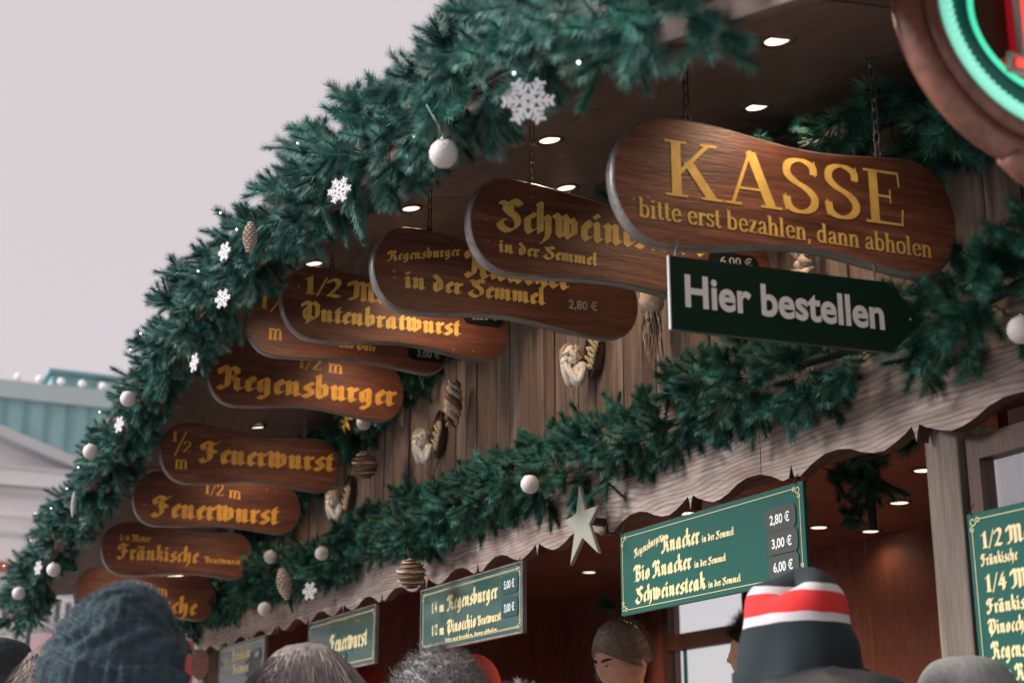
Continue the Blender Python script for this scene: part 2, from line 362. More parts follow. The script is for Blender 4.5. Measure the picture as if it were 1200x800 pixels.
FR = {
 'i': ([minim(.22), dot(.22, 1.28)], .5), 'n': ([minim(.22, False), arch(.22), minim(.57, head=False)], .86),
 'm': ([minim(.22, False), arch(.22), minim(.57, False, head=False), arch(.57), minim(.92, head=False)], 1.2),
 'u': ([minim(.22), ('l', [(.33, .05), (.5, .2)]), minim(.57)], .86),
 'r': ([minim(.22), ('l', [(.26, .66), (.42, .93), (.52, .80)])], .58),
 'e': ([('l', [(.40, .95), (.22, .78), (.22, .2), (.35, .05), (.50, .2)]), ('l', [(.34, .95), (.48, .82), (.46, .68), (.25, .48)])], .58),
 'a': ([('l', [(.42, .95), (.22, .80), (.22, .2), (.33, .05), (.52, .24)]), ('l', [(.30, .92), (.48, .97)], .8), minim(.57)], .88),
 'b': ([tall(.22), ('l', [(.22, .2), (.37, .05), (.56, .2), (.58, .75), (.44, .95), (.26, .72)])], .8),
 'c': ([('l', [(.52, .84), (.40, .96), (.22, .78), (.22, .2), (.36, .05), (.52, .2)])], .56),
 'd': ([('l', [(.38, .95), (.2, .78), (.2, .2), (.36, .05), (.55, .22), (.56, .75), (.46, 1.0), (.14, 1.42)])], .78),
 'f': ([('l', [(.60, 1.40), (.46, 1.55), (.3, 1.4), (.28, .1), (.22, -.1)]), ('l', [(.1, .93), (.5, .93)], .7)], .56),
 'g': ([('l', [(.42, .95), (.22, .80), (.22, .25), (.34, .1), (.52, .28)]), ('l', [(.46, .94), (.57, .85), (.57, -.1), (.42, -.36), (.18, -.28)])], .84),
 'h': ([tall(.22, .12), arch(.22), ('l', [(.57, .84), (.57, .1), (.46, -.2), (.34, -.34)])], .82),
 'k': ([tall(.22), ('l', [(.24, .72), (.42, .95), (.52, .80), (.28, .55)]), ('l', [(.30, .55), (.50, .38), (.50, .16), (.6, .05), (.68, .14)])], .72),
 'l': ([tall(.22), ('l', [(.22, .17), (.34, .05), (.42, .13)])], .5),
 'o': ([('l', [(.38, .96), (.22, .80), (.22, .2), (.38, .04), (.57, .2), (.57, .78), (.38, .96)])], .8),
 'p': ([('l', [(.1, .95), (.22, .84), (.22, -.35)]), ('l', [(.26, .70), (.44, .95), (.58, .82), (.58, .22), (.42, .05), (.24, .18)])], .82),
 's': ([('l', [(.54, .86), (.40, .97), (.22, .80), (.24, .64), (.50, .42), (.52, .2), (.38, .04), (.12, .14)])], .64),
 't': ([('l', [(.32, 1.25), (.24, 1.05), (.24, .18), (.36, .05), (.48, .15)]), ('l', [(.08, .93), (.46, .93)], .7)], .52),
 'w': ([('l', [(.06, 1.1), (.22, .95), (.22, .2), (.36, .05), (.52, .2)]), ('l', [(.46, 1.1), (.56, .95), (.56, .2), (.70, .05), (.90, .22), (.92, .75), (.78, .96), (.62, .84)])], 1.14),
 'z': ([('l', [(.12, .85), (.25, .95), (.48, .85), (.28, .52), (.5, .38), (.45, 0), (.18, -.3)])], .62),
 ',': ([('l', [(.12, .1), (.22, .02), (.1, -.25)])], .35), ' ': ([], .42),
 'R': ([('c', [(.10, 1.05), (.02, 1.28), (.16, 1.48), (.36, 1.38), (.42, 1.15), (.40, .5), (.34, .18), (.16, .02), (.0, .16)]), ('l', [(.44, 1.22), (.62, 1.50), (.84, 1.32), (.84, 1.05), (.52, .82)]), ('l', [(.56, .80), (.84, .68), (.84, .2), (.98, .04), (1.12, .18)])], 1.18),
 'S': ([('c', [(.98, 1.32), (.74, 1.50), (.46, 1.38), (.34, 1.14), (.50, .92), (.76, .74), (.86, .46), (.74, .14), (.44, .0), (.16, .14), (.10, .38), (.26, .46)]), ('l', [(.66, 1.44), (.60, 1.2), (.60, .95)], .7), ('l', [(.34, 1.3), (.14, 1.38)], .8)], 1.06),
 'K': ([('c', [(.10, 1.05), (.02, 1.28), (.16, 1.48), (.36, 1.38), (.42, 1.15), (.40, .5), (.34, .18), (.16, .02), (.0, .16)]), ('l', [(.44, 1.15), (.62, 1.50), (.84, 1.30), (.86, 1.14)]), ('l', [(.46, .70), (.66, .92), (.80, .78)]), ('l', [(.56, .76), (.82, .56), (.82, .2), (.96, .04), (1.1, .18)])], 1.14),
 'P': ([('c', [(.04, 1.15), (.06, 1.42), (.26, 1.50), (.42, 1.30), (.42, .2), (.36, -.2)]), ('l', [(.46, 1.22), (.68, 1.52), (.94, 1.30), (.94, .40), (.74, .12), (.46, .26)]), ('c', [(.22, 1.0), (.12, .7), (.16, .3), (.3, .12)], .8)], 1.14),
 'M': ([('c', [(.02, 1.12), (.06, 1.42), (.24, 1.48), (.38, 1.30), (.38, .4), (.28, .1), (.06, .08)]), ('l', [(.40, 1.2), (.58, 1.50), (.78, 1.34), (.78, .15)]), ('l', [(.80, 1.2), (.98, 1.50), (1.18, 1.34), (1.18, .2), (1.32, .04), (1.44, .18)]), ('l', [(.74, .1), (.84, .02)])], 1.5),
 'F': ([('c', [(.16, .95), (.04, 1.2), (.18, 1.46), (.44, 1.42), (.66, 1.30), (.86, 1.50)]), ('c', [(.50, 1.38), (.44, 1.0), (.46, .4), (.36, .10), (.12, .04), (.0, .24)]), ('l', [(.30, .84), (.52, .90), (.74, .74)], .9)], .96),
 'B': ([('c', [(.04, 1.15), (.06, 1.42), (.24, 1.50), (.38, 1.30), (.38, .2)]), ('l', [(.42, 1.22), (.60, 1.50), (.82, 1.34), (.82, 1.05), (.50, .84)]), ('l', [(.54, .82), (.88, .70), (.90, .25), (.66, .02), (.38, .2), (.14, .06)])], 1.08),
 '1': ([('l', [(.08, 1.22), (.3, 1.42), (.3, .12)]), ('l', [(.12, .06), (.5, .06)], .6)], .62),
 '2': ([('c', [(.08, 1.15), (.22, 1.42), (.5, 1.40), (.60, 1.1), (.40, .6), (.10, .12)]), ('l', [(.12, .10), (.3, .14), (.62, .06)])], .78),
 '4': ([('l', [(.5, 1.42), (.08, .5), (.72, .5)], .8), ('l', [(.5, 1.0), (.5, .05)])], .82),
 '/': ([('l', [(.05, -.1), (.55, 1.5)], .35)], .6),
}
FR['ä'] = (FR['a'][0] + [dot(.25, 1.25), dot(.55, 1.25)], FR['a'][1])
FR['N'] = FR['K']; FR['Z'] = FR['S']
hs = lambda x, y, w=.22: ('l', [(x - w, y), (x + w, y)], .12)          # hairline serif
vs_ = lambda x, y0, y1: ('l', [(x, y0), (x, y1)])
SE = {
 'K': ([vs_(.3, 0.03, 1.47), hs(.3, .02, .26), hs(.3, 1.48, .26), ('l', [(.36, .62), (1.08, 1.46)], .3), ('l', [(.62, .92), (1.16, .04)]), hs(1.12, 1.48, .2), hs(1.18, .02, .26)], 1.5),
 'A': ([('l', [(.20, .04), (.68, 1.50)], .28), ('l', [(.70, 1.46), (1.16, .04)]), ('l', [(.34, .46), (1.0, .46)], .2), hs(.2, .02, .2), hs(1.18, .02, .26)], 1.42),
 'S': ([('c', [(.90, 1.12), (.86, 1.34), (.56, 1.48), (.26, 1.36), (.20, 1.08), (.38, .86), (.72, .66), (.90, .40), (.80, .12), (.50, .0), (.22, .12), (.16, .38)], .8), ('l', [(.93, 1.08), (.93, 1.44)], .16), ('l', [(.13, .06), (.13, .44)], .16)], 1.1),
 'E': ([vs_(.3, .03, 1.47), ('l', [(.06, .02), (1.04, .02)], .12), ('l', [(.06, 1.48), (.98, 1.48)], .12), ('l', [(.3, .78), (.74, .78)], .2), ('l', [(1.02, .04), (1.06, .42)], .18), ('l', [(.98, 1.44), (1.0, 1.12)], .18), ('l', [(.74, .62), (.74, .95)], .16)], 1.2),
 'b': ([vs_(.22, .05, 1.48), hs(.12, 1.5, .1), ('c', [(.24, .78), (.46, .96), (.72, .78), (.76, .5), (.70, .18), (.46, .02), (.24, .18)], .8)], .94),
 'i': ([vs_(.22, .03, .93), hs(.14, .94, .1), hs(.22, .02, .2), ('l', [(.22, 1.28), (.22, 1.36)], 1.1)], .5),
 't': ([('l', [(.24, 1.3), (.24, .2)]), ('c', [(.24, .2), (.34, .03), (.52, .12)], .5), ('l', [(.04, .94), (.48, .94)], .3)], .56),
 'e': ([('l', [(.16, .54), (.76, .54)], .2), ('c', [(.74, .56), (.66, .84), (.44, .97), (.20, .76), (.16, .46), (.28, .12), (.50, .02), (.76, .2)], .75)], .86),
 'r': ([vs_(.22, .03, .93), hs(.12, .94, .1), hs(.24, .02, .22), ('c', [(.24, .64), (.40, .92), (.58, .90)], .6), ('l', [(.56, .86), (.56, .80)])], .64),
 's': ([('c', [(.58, .78), (.52, .92), (.34, .97), (.18, .86), (.18, .68), (.36, .54), (.56, .40), (.58, .2), (.44, .03), (.24, .03), (.13, .2)], .7)], .7),
 'z': ([('l', [(.12, .93), (.64, .93)], .15), ('l', [(.56, .92), (.16, .06)]), ('l', [(.12, .04), (.66, .04)], .15), ('l', [(.66, .04), (.68, .25)], .15), ('l', [(.12, .93), (.1, .72)], .15)], .74),
 'a': ([('c', [(.18, .74), (.34, .95), (.56, .90), (.60, .66)], .7), vs_(.60, .12, .7), ('c', [(.60, .14), (.68, .02), (.78, .08)], .5), ('c', [(.60, .56), (.30, .46), (.14, .24), (.28, .02), (.56, .16)], .75)], .84),
 'h': ([vs_(.22, .03, 1.48), hs(.12, 1.5, .1), hs(.22, .02, .2), ('c', [(.24, .66), (.46, .95), (.66, .86), (.70, .66)], .6), vs_(.70, .03, .68), hs(.70, .02, .2)], .96),
 'l': ([vs_(.22, .03, 1.48), hs(.12, 1.5, .1), hs(.22, .02, .2)], .5),
 'n': ([vs_(.22, .03, .93), hs(.12, .94, .1), hs(.22, .02, .2), ('c', [(.24, .66), (.46, .95), (.66, .86), (.70, .66)], .6), vs_(.70, .03, .68), hs(.70, .02, .2)], .96),
 'm': ([vs_(.22, .03, .93), hs(.12, .94, .1), hs(.22, .02, .18), ('c', [(.24, .66), (.42, .95), (.60, .86), (.64, .66)], .6), vs_(.64, .03, .68), hs(.64, .02, .18), ('c', [(.66, .66), (.86, .95), (1.04, .86), (1.08, .66)], .6), vs_(1.08, .03, .68), hs(1.08, .02, .18)], 1.34),
 'd': ([vs_(.68, .05, 1.48), hs(.58, 1.5, .1), hs(.76, .03, .1), ('c', [(.66, .78), (.44, .96), (.20, .78), (.14, .5), (.20, .18), (.44, .02), (.66, .18)], .8)], .94),
 'o': ([('c', [(.44, .97), (.20, .82), (.14, .5), (.20, .18), (.44, .02), (.70, .18), (.76, .5), (.70, .82), (.44, .97)], .8)], .9),
 ',': ([('l', [(.2, .1), (.22, .0), (.1, -.25)], .7)], .4), ' ': ([], .42),
 '1': ([vs_(.3, .03, 1.45), hs(.3, .02, .22), ('l', [(.1, 1.2), (.3, 1.45)], .3)], .62),
 '2': ([('c', [(.14, 1.12), (.2, 1.38), (.42, 1.46), (.64, 1.30), (.62, 1.0), (.36, .5), (.12, .1)], .7), ('l', [(.1, .08), (.66, .08)], .5), ('l', [(.68, .06), (.70, .34)], .2)], .84),
 '4': ([('l', [(.52, 1.45), (.06, .46)], .3), ('l', [(.06, .44), (.78, .44)], .3), vs_(.56, .03, 1.42), hs(.56, .02, .2)], .88),
 '/': ([('l', [(.04, -.15), (.56, 1.55)], .3)], .56),
}
_gc = {}
def glyph(fn, ch):
    k = (fn, ch)
    if k not in _gc:
        st, adv = (FR if fn == 'f' else SE).get(ch, ((FR if fn == 'f' else SE)['o']))
        if not st: _gc[k] = ([], [], adv)
        else:
            V, F = pen(st, 40, .178, .022) if fn == 'f' else pen(st, 0, .118, .034)
            _gc[k] = (V, F, adv)
    return _gc[k]
_sans = {}
def sans(text, off=.018):
    if (text, off) not in _sans:
        c = bpy.data.curves.new('t', 'FONT'); c.body = text; c.offset = off; c.resolution_u = 4; c.fill_mode = 'FRONT' if hasattr(c, 'fill_mode') else c.fill_mode
        o = bpy.data.objects.new('t', c); COL.objects.link(o)
        bpy.context.view_layer.update()
        me = bpy.data.meshes.new_from_object(o, depsgraph=bpy.context.evaluated_depsgraph_get())
        _sans[(text, off)] = ([(v.co.x, v.co.y) for v in me.vertices], [tuple(p.vertices) for p in me.polygons])
        bpy.data.objects.remove(o); bpy.data.meshes.remove(me); bpy.data.curves.remove(c)
    return _sans[(text, off)]
def lettering(text, fn, u0, v0, u1, v1, h, y, mat, parent, name='lettering', off=.018):
    """flat print fitted between two base-line ends (x,z), cap height h, lying at depth y, facing -y"""
    V = []; F = []
    if fn == 'b': V, F = sans(text, off)
    else:
        x = 0
        for ch in text:
            gv, gf, adv = glyph(fn, ch)
            k = len(V); V = V + [(a + x, b) for a, b in gv]; F = F + [tuple(i + k for i in f) for f in gf]; x += adv
    x0 = min(v[0] for v in V); x1 = max(v[0] for v in V)
    top = max(v[1] for v in V) if fn != 'b' else max(v[1] for v in V)
    sx = (u1 - u0) / (x1 - x0); sy = h / top; sh = (v1 - v0) / (u1 - u0)
    P = [(u0 + (a - x0) * sx, y, v0 + b * sy + (a - x0) * sx * sh) for a, b in V]
    me = bpy.data.meshes.new(name); me.from_pydata(P, [], F); me.update()
    # face towards -y
    if len(me.polygons) and sum(p.normal.y * p.area for p in me.polygons) > 0: me.flip_normals()
    return link(name, me, mat, parent)
def rounded_rect(x0, z0, x1, z1, r, n=5):
    out = []
    for cx, cz, a0 in ((x1 - r, z1 - r, 0), (x0 + r, z1 - r, 90), (x0 + r, z0 + r, 180), (x1 - r, z0 + r, 270)):
        for i in range(n + 1):
            a = R(a0 + 90 * i / n); out.append((cx + r * math.cos(a), cz + r * math.sin(a)))
    return out

# ------------------------------------------------------------------ canopy profile
_xs = [-9.5, -8.6, -8.11, -7.42, -6.66, -5.88, -5.34, -4.88, -4.38, -3.94, -3.44, -3.03, -2.6, -2.2, -1.75, -1.3, -.9, -.3]
_zs = [2.52, 2.56, 2.63, 2.74, 2.90, 3.07, 3.15, 3.21, 3.24, 3.21, 3.17, 3.11, 3.04, 2.97, 2.85, 2.72, 2.62, 2.55]
def g(x): return float(sum(np.interp(x + dx, _xs, _zs) for dx in (-.25, -.12, 0, .12, .25)) / 5)
def soff(x, y=-.35): return g(x) + .045 + .135 * (y + 1)
XL, XR = -8.35, -.6

# ------------------------------------------------------------------ ground
gm = MB(); gm.add([(-600, -600, .12), (600, -600, .12), (600, 600, .12), (-600, 600, .12)], [(0, 1, 2, 3)])
tag(gm.build('ground', M['ground']), None, None, kind='structure')

# ------------------------------------------------------------------ the stall
stall = thing('market_stall', 'long wooden market stall with arched canopy, weathered planks and scalloped fascia', 'market stall', (-4.4, 0, .12))
PX = Vector((4.4, 0, -.12))
def part(mb, name, mat, smooth=False, parent=None):
    me = mb.mesh(name, smooth)
    if parent is None:
        o = link(name, me, mat, stall); o.location = PX
    else: o = link(name, me, mat, parent)
    return o
# soffit panels (arched strips)
x = XL; k = 0
while x < XR - .01:
    w = min(.93, XR - x); mb = MB(); n = 8
    dz = random.uniform(-.002, .002)
    a, b = x + .003, x + w - .003
    vs = []; fs = []
    for i in range(n + 1):
        xx = a + (b - a) * i / n; z = soff(xx) + dz
        z1 = soff(xx, -.02) + dz; z = soff(xx, -1.) + dz; vs += [(xx, -1.0, z), (xx, -.02, z1), (xx, -.02, z1 + .015), (xx, -1.0, z + .015)]
    for i in range(n):
        for j in range(4): fs.append((i * 4 + j, i * 4 + (j + 1) % 4, i * 4 + 4 + (j + 1) % 4, i * 4 + 4 + j))
    fs += [(0, 3, 2, 1), (n * 4, n * 4 + 1, n * 4 + 2, n * 4 + 3)]
    mb.add(vs, fs); part(mb, 'soffit_panel', M['soffit']); x += w; k += 1
def strip(y0, y1, za, zb, x0=XL, x1=XR, n=80):
    """solid following the arch between offsets za..zb from soffit"""
    mb = MB(); vs = []; fs = []
    for i in range(n + 1):
        xx = x0 + (x1 - x0) * i / n; z = soff(xx, y0); z1 = soff(xx, min(y1, 0))
        vs += [(xx, y0, z + za), (xx, y1, z1 + za), (xx, y1, z1 + zb), (xx, y0, z + zb)]
    for i in range(n):
        for j in range(4): fs.append((i * 4 + j, i * 4 + (j + 1) % 4, i * 4 + 4 + (j + 1) % 4, i * 4 + 4 + j))
    fs += [(0, 3, 2, 1), (n * 4, n * 4 + 1, n * 4 + 2, n * 4 + 3)]
    return mb.add(vs, fs)
part(strip(-1.04, 0., .018, .05), 'roof', M['soffit'])
part(strip(0.001, 2.6, .018, .05), 'roof', M['soffit'])
part(strip(-1.035, -1.003, -.12, .016), 'edge_board', M['soffit'])
# wall planks under the arch
x = XL + .02
while x < XR - .05:
    w = random.choice([.075, .085, .095, .105]); a, b = x + .002, min(x + w - .002, XR); y = random.uniform(-.004, .004)
    za, zb = soff(a, 0) - .004, soff(b, 0) - .004
    mb = MB(); d = .02
    mb.add([(a, y, 2.5), (b, y, 2.5), (b, y + d, 2.5), (a, y + d, 2.5), (a, y, za), (b, y, zb), (b, y + d, zb), (a, y + d, za)],
           [(0, 3, 2, 1), (4, 5, 6, 7), (0, 1, 5, 4), (1, 2, 6, 5), (2, 3, 7, 6), (3, 0, 4, 7)])
    o = part(mb, 'wall_plank', random.choice([M['plank'], M['plank'], M['plank2']])); x += w
mb = MB().box((XL, .03, 2.5), (XR, .05, 2.62)); part(mb, 'wall_backing', M['soffit'])
# scalloped fascia: half period .44
half = [(0, .036), (.010, .005), (.035, .002), (.080, .022), (.130, .036), (.180, .037), (.222, .029), (.260, .014), (.300, .004), (.335, .002), (.372, .012), (.405, .024), (.428, .036), (.436, .018), (.44, 0)]
per = half + [(.88 - a, b) for a, b in half[::-1][1:-1]]
fx0 = -8.14
pts = []
k = -1
while True:
    base = -8.16 + k * .88 + .02; stop = False
    for a, b in per:
        X = base + a
        if X > XR: stop = True; break
        if X >= fx0: pts.append((X, 2.364 + b))
    if stop: break
    k += 1
# boards: two long joints
cuts = [fx0, -6.42, -4.70, -2.98, -1.7, XR]
for c0, c1 in zip(cuts[:-1], cuts[1:]):
    seg = [(c0 + .0015, 0)] + [p for p in pts if c0 + .004 < p[0] < c1 - .004] + [(c1 - .0015, 0)]
    def zat(X):
        for p, q in zip(pts[:-1], pts[1:]):
            if p[0] <= X <= q[0]: return p[1] + (q[1] - p[1]) * (X - p[0]) / (q[0] - p[0] + 1e-9)
        return 2.38
    seg[0] = (seg[0][0], zat(seg[0][0])); seg[-1] = (seg[-1][0], zat(seg[-1][0]))
    mb = MB(); n = len(seg); yf, yb = -.055, -.022; zt = 2.68
    vs = [(X, yf, z) for X, z in seg] + [(X, yf, zt) for X, z in seg] + [(X, yb, z) for X, z in seg] + [(X, yb, zt) for X, z in seg]
    fs = []
    for i in range(n - 1):
        fs.append((i, i + 1, n + i + 1, n + i)); fs.append((2 * n + i + 1, 2 * n + i, 3 * n + i, 3 * n + i + 1)); fs.append((n + i, n + i + 1, 3 * n + i + 1, 3 * n + i))
    fs.append((0, n, 3 * n, 2 * n)); fs.append((n - 1, 3 * n - 1, 4 * n - 1, 2 * n - 1)[::1])
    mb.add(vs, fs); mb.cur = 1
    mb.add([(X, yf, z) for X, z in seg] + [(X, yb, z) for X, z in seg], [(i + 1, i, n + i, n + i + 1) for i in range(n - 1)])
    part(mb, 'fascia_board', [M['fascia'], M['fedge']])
mb = MB().box((XL, -.018, 2.40), (XR, .03, 2.50)); part(mb, 'lintel', M['frame'])
# posts
def post(x0, x1, y0=-.015, y1=.10, z0=.12, z1=2.398, mat='post'):
    o = part(MB().box((x0, y0, z0), (x1, y1, z1)), 'post', M[mat]); bevel(o, .004); return o
post(-2.443, -2.345); post(-8.22, -8.10, -.05, .12, .12, 2.55); post(-.72, -.6)
# counter and front boards below the opening
part(MB().box((-8.10, -.28, 1.08), (-2.45, .30, 1.13)), 'counter_top', M['counter'])
x = -8.10
while x < -2.46:
    part(MB().box((x + .003, -.02, .12), (min(x + .14, -2.46) - .003, .005, 1.078)), 'front_board', M['plank2']); x += .14
# interior
CZ = 2.78
x = XL
while x < XR:
    part(MB().box((x + .002, .05, CZ), (min(x + .35, XR) - .002, 2.5, CZ + .02)), 'ceiling_board', M['innerc']); x += .35
wx0, wx1, wz0, wz1 = -7.13, -6.42, 1.95, 2.70
bw = [(XL, wx0, .12, CZ), (wx1, XR, .12, CZ), (wx0, wx1, .12, wz0), (wx0, wx1, wz1, CZ)]
for a, b, z0, z1 in bw:
    xx = a
    while xx < b - .01:
        xe = min(xx + .48, b); part(MB().box((xx + .002, 2.3 + random.uniform(0, .004), z0), (xe - .002, 2.34, z1)), 'back_panel', M['inner']); xx = xe
part(MB().box((XL, .05, .12), (XL + .03, 2.34, CZ)), 'end_wall', M['inner'])
part(MB().box((-2.36, .12, .12), (-2.33, 2.34, CZ)), 'partition', M['inner'])
fr = part(MB().box((wx0 - .06, 2.26, wz0), (wx0, 2.30, wz1 + .05)).box((wx1, 2.26, wz0), (wx1 + .08, 2.30, wz1 + .05)).box((wx0, 2.26, wz1), (wx1, 2.30, wz1 + .05)).box((wx0, 2.25, 2.395), (wx1, 2.30, 2.48)), 'back_window', M['frame'])
link('pane', MB().box((wx0, 2.29, wz0), (wx1, 2.295, 2.415)).box((wx0, 2.29, 2.475), (wx1, 2.295, wz1)).mesh('pane'), M['glass'], fr)
link('glazing_bar', MB().box((-7.0, 2.27, wz0), (-6.985, 2.286, 2.415)).mesh('bar'), M['tealring'], fr)
# right-hand shop window
sw = part(MB().box((-2.335, .0, 1.10), (-2.300, .05, 2.36)).box((-2.300, .0, 2.31), (-.73, .05, 2.36)).box((-2.300, .0, 1.10), (-.73, .05, 1.15)), 'shop_window', M['frame'])
link('pane', MB().box((-2.300, .02, 1.15), (-.73, .026, 2.31)).mesh('pane'), M['rglass'], sw)
part(MB().box((-2.34, 0, .12), (-.73, .03, 1.095)), 'front_panel', M['counter'])
# things behind the back window
# ------------------------------------------------------------------ downlights
def downlight(x, y, z, label, group, warm='lens', r=.026, energy=2.2, up=False):
    t = thing('downlight', label, 'lamp', (x, y, z), None, group)
    a = 0
    mb = MB(); n = 24; vs = []; fs = []
    prof = [(r * 1.5, 0), (r * 1.45, -.005), (r * 1.1, -.006), (r * .98, 0.004)]
    for pr, pz in prof:
        for j in range(n): q = 2 * math.pi * j / n; vs.append((pr * math.cos(q), pr * math.sin(q), pz))
    for i in range(3):
        for j in range(n): fs.append((i * n + j, i * n + (j + 1) % n, (i + 1) * n + (j + 1) % n, (i + 1) * n + j))
    mb.add(vs, fs); mb.build('trim_ring', M['trim'], t, True)
    mb = MB(); mb.add([(r * math.cos(2 * math.pi * j / n), r * math.sin(2 * math.pi * j / n), -.002) for j in range(n)], [tuple(range(n))[::-1]])
    mb.build('lamp_lens', M[warm], t)
    ld = bpy.data.lights.new('spot', 'SPOT'); ld.energy = energy; ld.color = (1, .72, .48); ld.spot_size = R(150); ld.spot_blend = .9; ld.shadow_soft_size = .03
    lo = bpy.data.objects.new('lamp_light', ld); COL.objects.link(lo); lo.parent = t; lo.location = (0, 0, -.02)
    if up: t.rotation_euler = (math.atan(.135), 0, 0)
    return t
for x, y, lb in [(-2.13, -.58, 'round recessed spotlight in the canopy nearest the top edge, above KASSE'), (-2.63, -.27, 'round recessed spotlight just above the KASSE board'),
                 (-3.06, -.59, 'recessed spotlight beside the big snowflake'), (-3.53, -.29, 'recessed spotlight above the right part of the Schweinesteak sign'),
                 (-3.82, -.65, 'recessed spotlight by the chain of the Knacker sign'), (-4.15, -.40, 'recessed spotlight half hidden by the top of the Knacker sign'),
                 (-4.45, -.73, 'recessed spotlight beside the garland above the Putenbratwurst sign'), (-6.09, -.41, 'recessed spotlight under the Regensburger sign'),
                 (-7.22, -.68, 'recessed spotlight left of the lower Feuerwurst sign'), (-5.0, -.35, 'added fill spotlight in the canopy behind the Putenbratwurst sign'), (-5.45, -.35, 'added fill spotlight in the canopy behind the Regensburger sign'),  # the spotlights behind signs are added to brighten the far boards
                 (-6.55, -.35, 'added fill spotlight in the canopy behind the upper Feuerwurst sign'), (-7.6, -.35, 'added fill spotlight in the canopy behind the 1/4 Meter Fränkische sign'),
                 (-8.05, -.63, 'recessed spotlight left of the 1/4 Meter Fränkische sign, farthest of the canopy')]:
    downlight(x, y, soff(x, y) - .001, lb, 'spotlights in the canopy soffit', energy=6.5 if -4.2 < x < -2.5 else 4.2, up=True)
IL = [(-5.33, 1.93, 'ceiling spotlight inside the stall just right of the big green board'), (-4.71, 1.86, 'inside ceiling spotlight close to the grey post, under the hanging greenery'),
      (-5.89, 2.1, 'inside ceiling spotlight above the striped beanie, lowest one'), (-4.17, 1.52, 'inside ceiling spotlight half behind the grey post'),
      (-5.31, 2.2, 'inside ceiling spotlight at the tip of the hanging greenery'), (-5.29, 1.22, 'inside ceiling spotlight peeping through the scallops above the big green board')]
for x, y, lb in IL: downlight(x, y, CZ - .001, lb, 'spotlights in the stall ceiling', 'lensw', .036, 1.6 if y > 1.8 else 50)
for x, y in [(-7.0, 1.7), (-5.9, 1.5), (-3.2, 1.2)]:  # extra lamps, added to brighten the stall interior
    downlight(x, y, CZ - .001, 'added fill spotlight in the inner ceiling ' + ('above the Feuerwurst board' if x < -6.5 else 'above the framed Regensburger board' if x < -5 else 'beside the shop window partition') + ', to brighten the interior', 'spotlights in the stall ceiling', 'lensw', .036, 32)

# ------------------------------------------------------------------ hanging wooden signs
def board_outline(L=.77, n=112, seed=0, hb=.110):
    rnd = random.Random(seed); p1, p2 = rnd.uniform(-.5, .5), rnd.uniform(-.5, .5)
    top = []; bot = []; r = .118
    for i in range(n // 2 + 1):
        u = L * (.5 - .5 * math.cos(math.pi * i / (n // 2)))
        e = 1.
        if u < r: e = math.sqrt(max(0, 1 - ((r - u) / r) ** 2.5))
        if u > L - r: e = math.sqrt(max(0, 1 - ((u - L + r) / r) ** 2.5))
        H = hb + (.006 + .003 * math.sin(seed * 2.1)) * math.cos(2 * math.pi * (u - .13 - .02 * math.sin(seed * 1.7)) / .51)
        top.append((u, e * (H + .006 * math.sin(9 * u + p1) + .003 * (1 - u))))
        bot.append((u, -e * (H + .008 * math.sin(8 * u + p2 + 1) - .002)))
    return top + bot[::-1][1:-1]
link_mesh = {}
def chain_link_mesh():
    if 'l' not in link_mesh:
        mb = MB(); pts = []
        for i in range(14):
            a = 2 * math.pi * i / 14; pts.append((.0065 * math.cos(a), 0, .009 * math.sin(a) + (.006 if math.sin(a) > 0 else -.006)))
        mb.tube(pts, .0017, 6, True); link_mesh['l'] = mb.mesh('link', True)
    return link_mesh['l']
def chain(parent, x, y, z0, z1, mat, name='chain'):
    mb = MB(); mb.tube([(x, y, z0 - .012), (x, y, z0 + .006)], .003, 8)
    mb.tube([(x + .007 * math.cos(a), y, z0 + .012 + .007 * math.sin(a)) for a in [2 * math.pi * i / 12 for i in range(12)]], .002, 6, True)
    ch = mb.build(name, mat, parent, True)
    n = max(1, int(round((z1 - z0 - .012) / .0255))); st = (z1 - z0 - .012) / n
    me = chain_link_mesh()
    for i in range(n):
        o = link('link', me, None, ch, (x, y, z0 + .012 + st * (i + .5)), (0, 0, R(90 * (i % 2) + 20)))
        if not me.materials: me.materials.append(mat)
        o.material_slots[0].link = 'OBJECT'; o.material_slots[0].material = mat
        o.scale = (1, 1, st / .0245)
    return ch
TH = .032
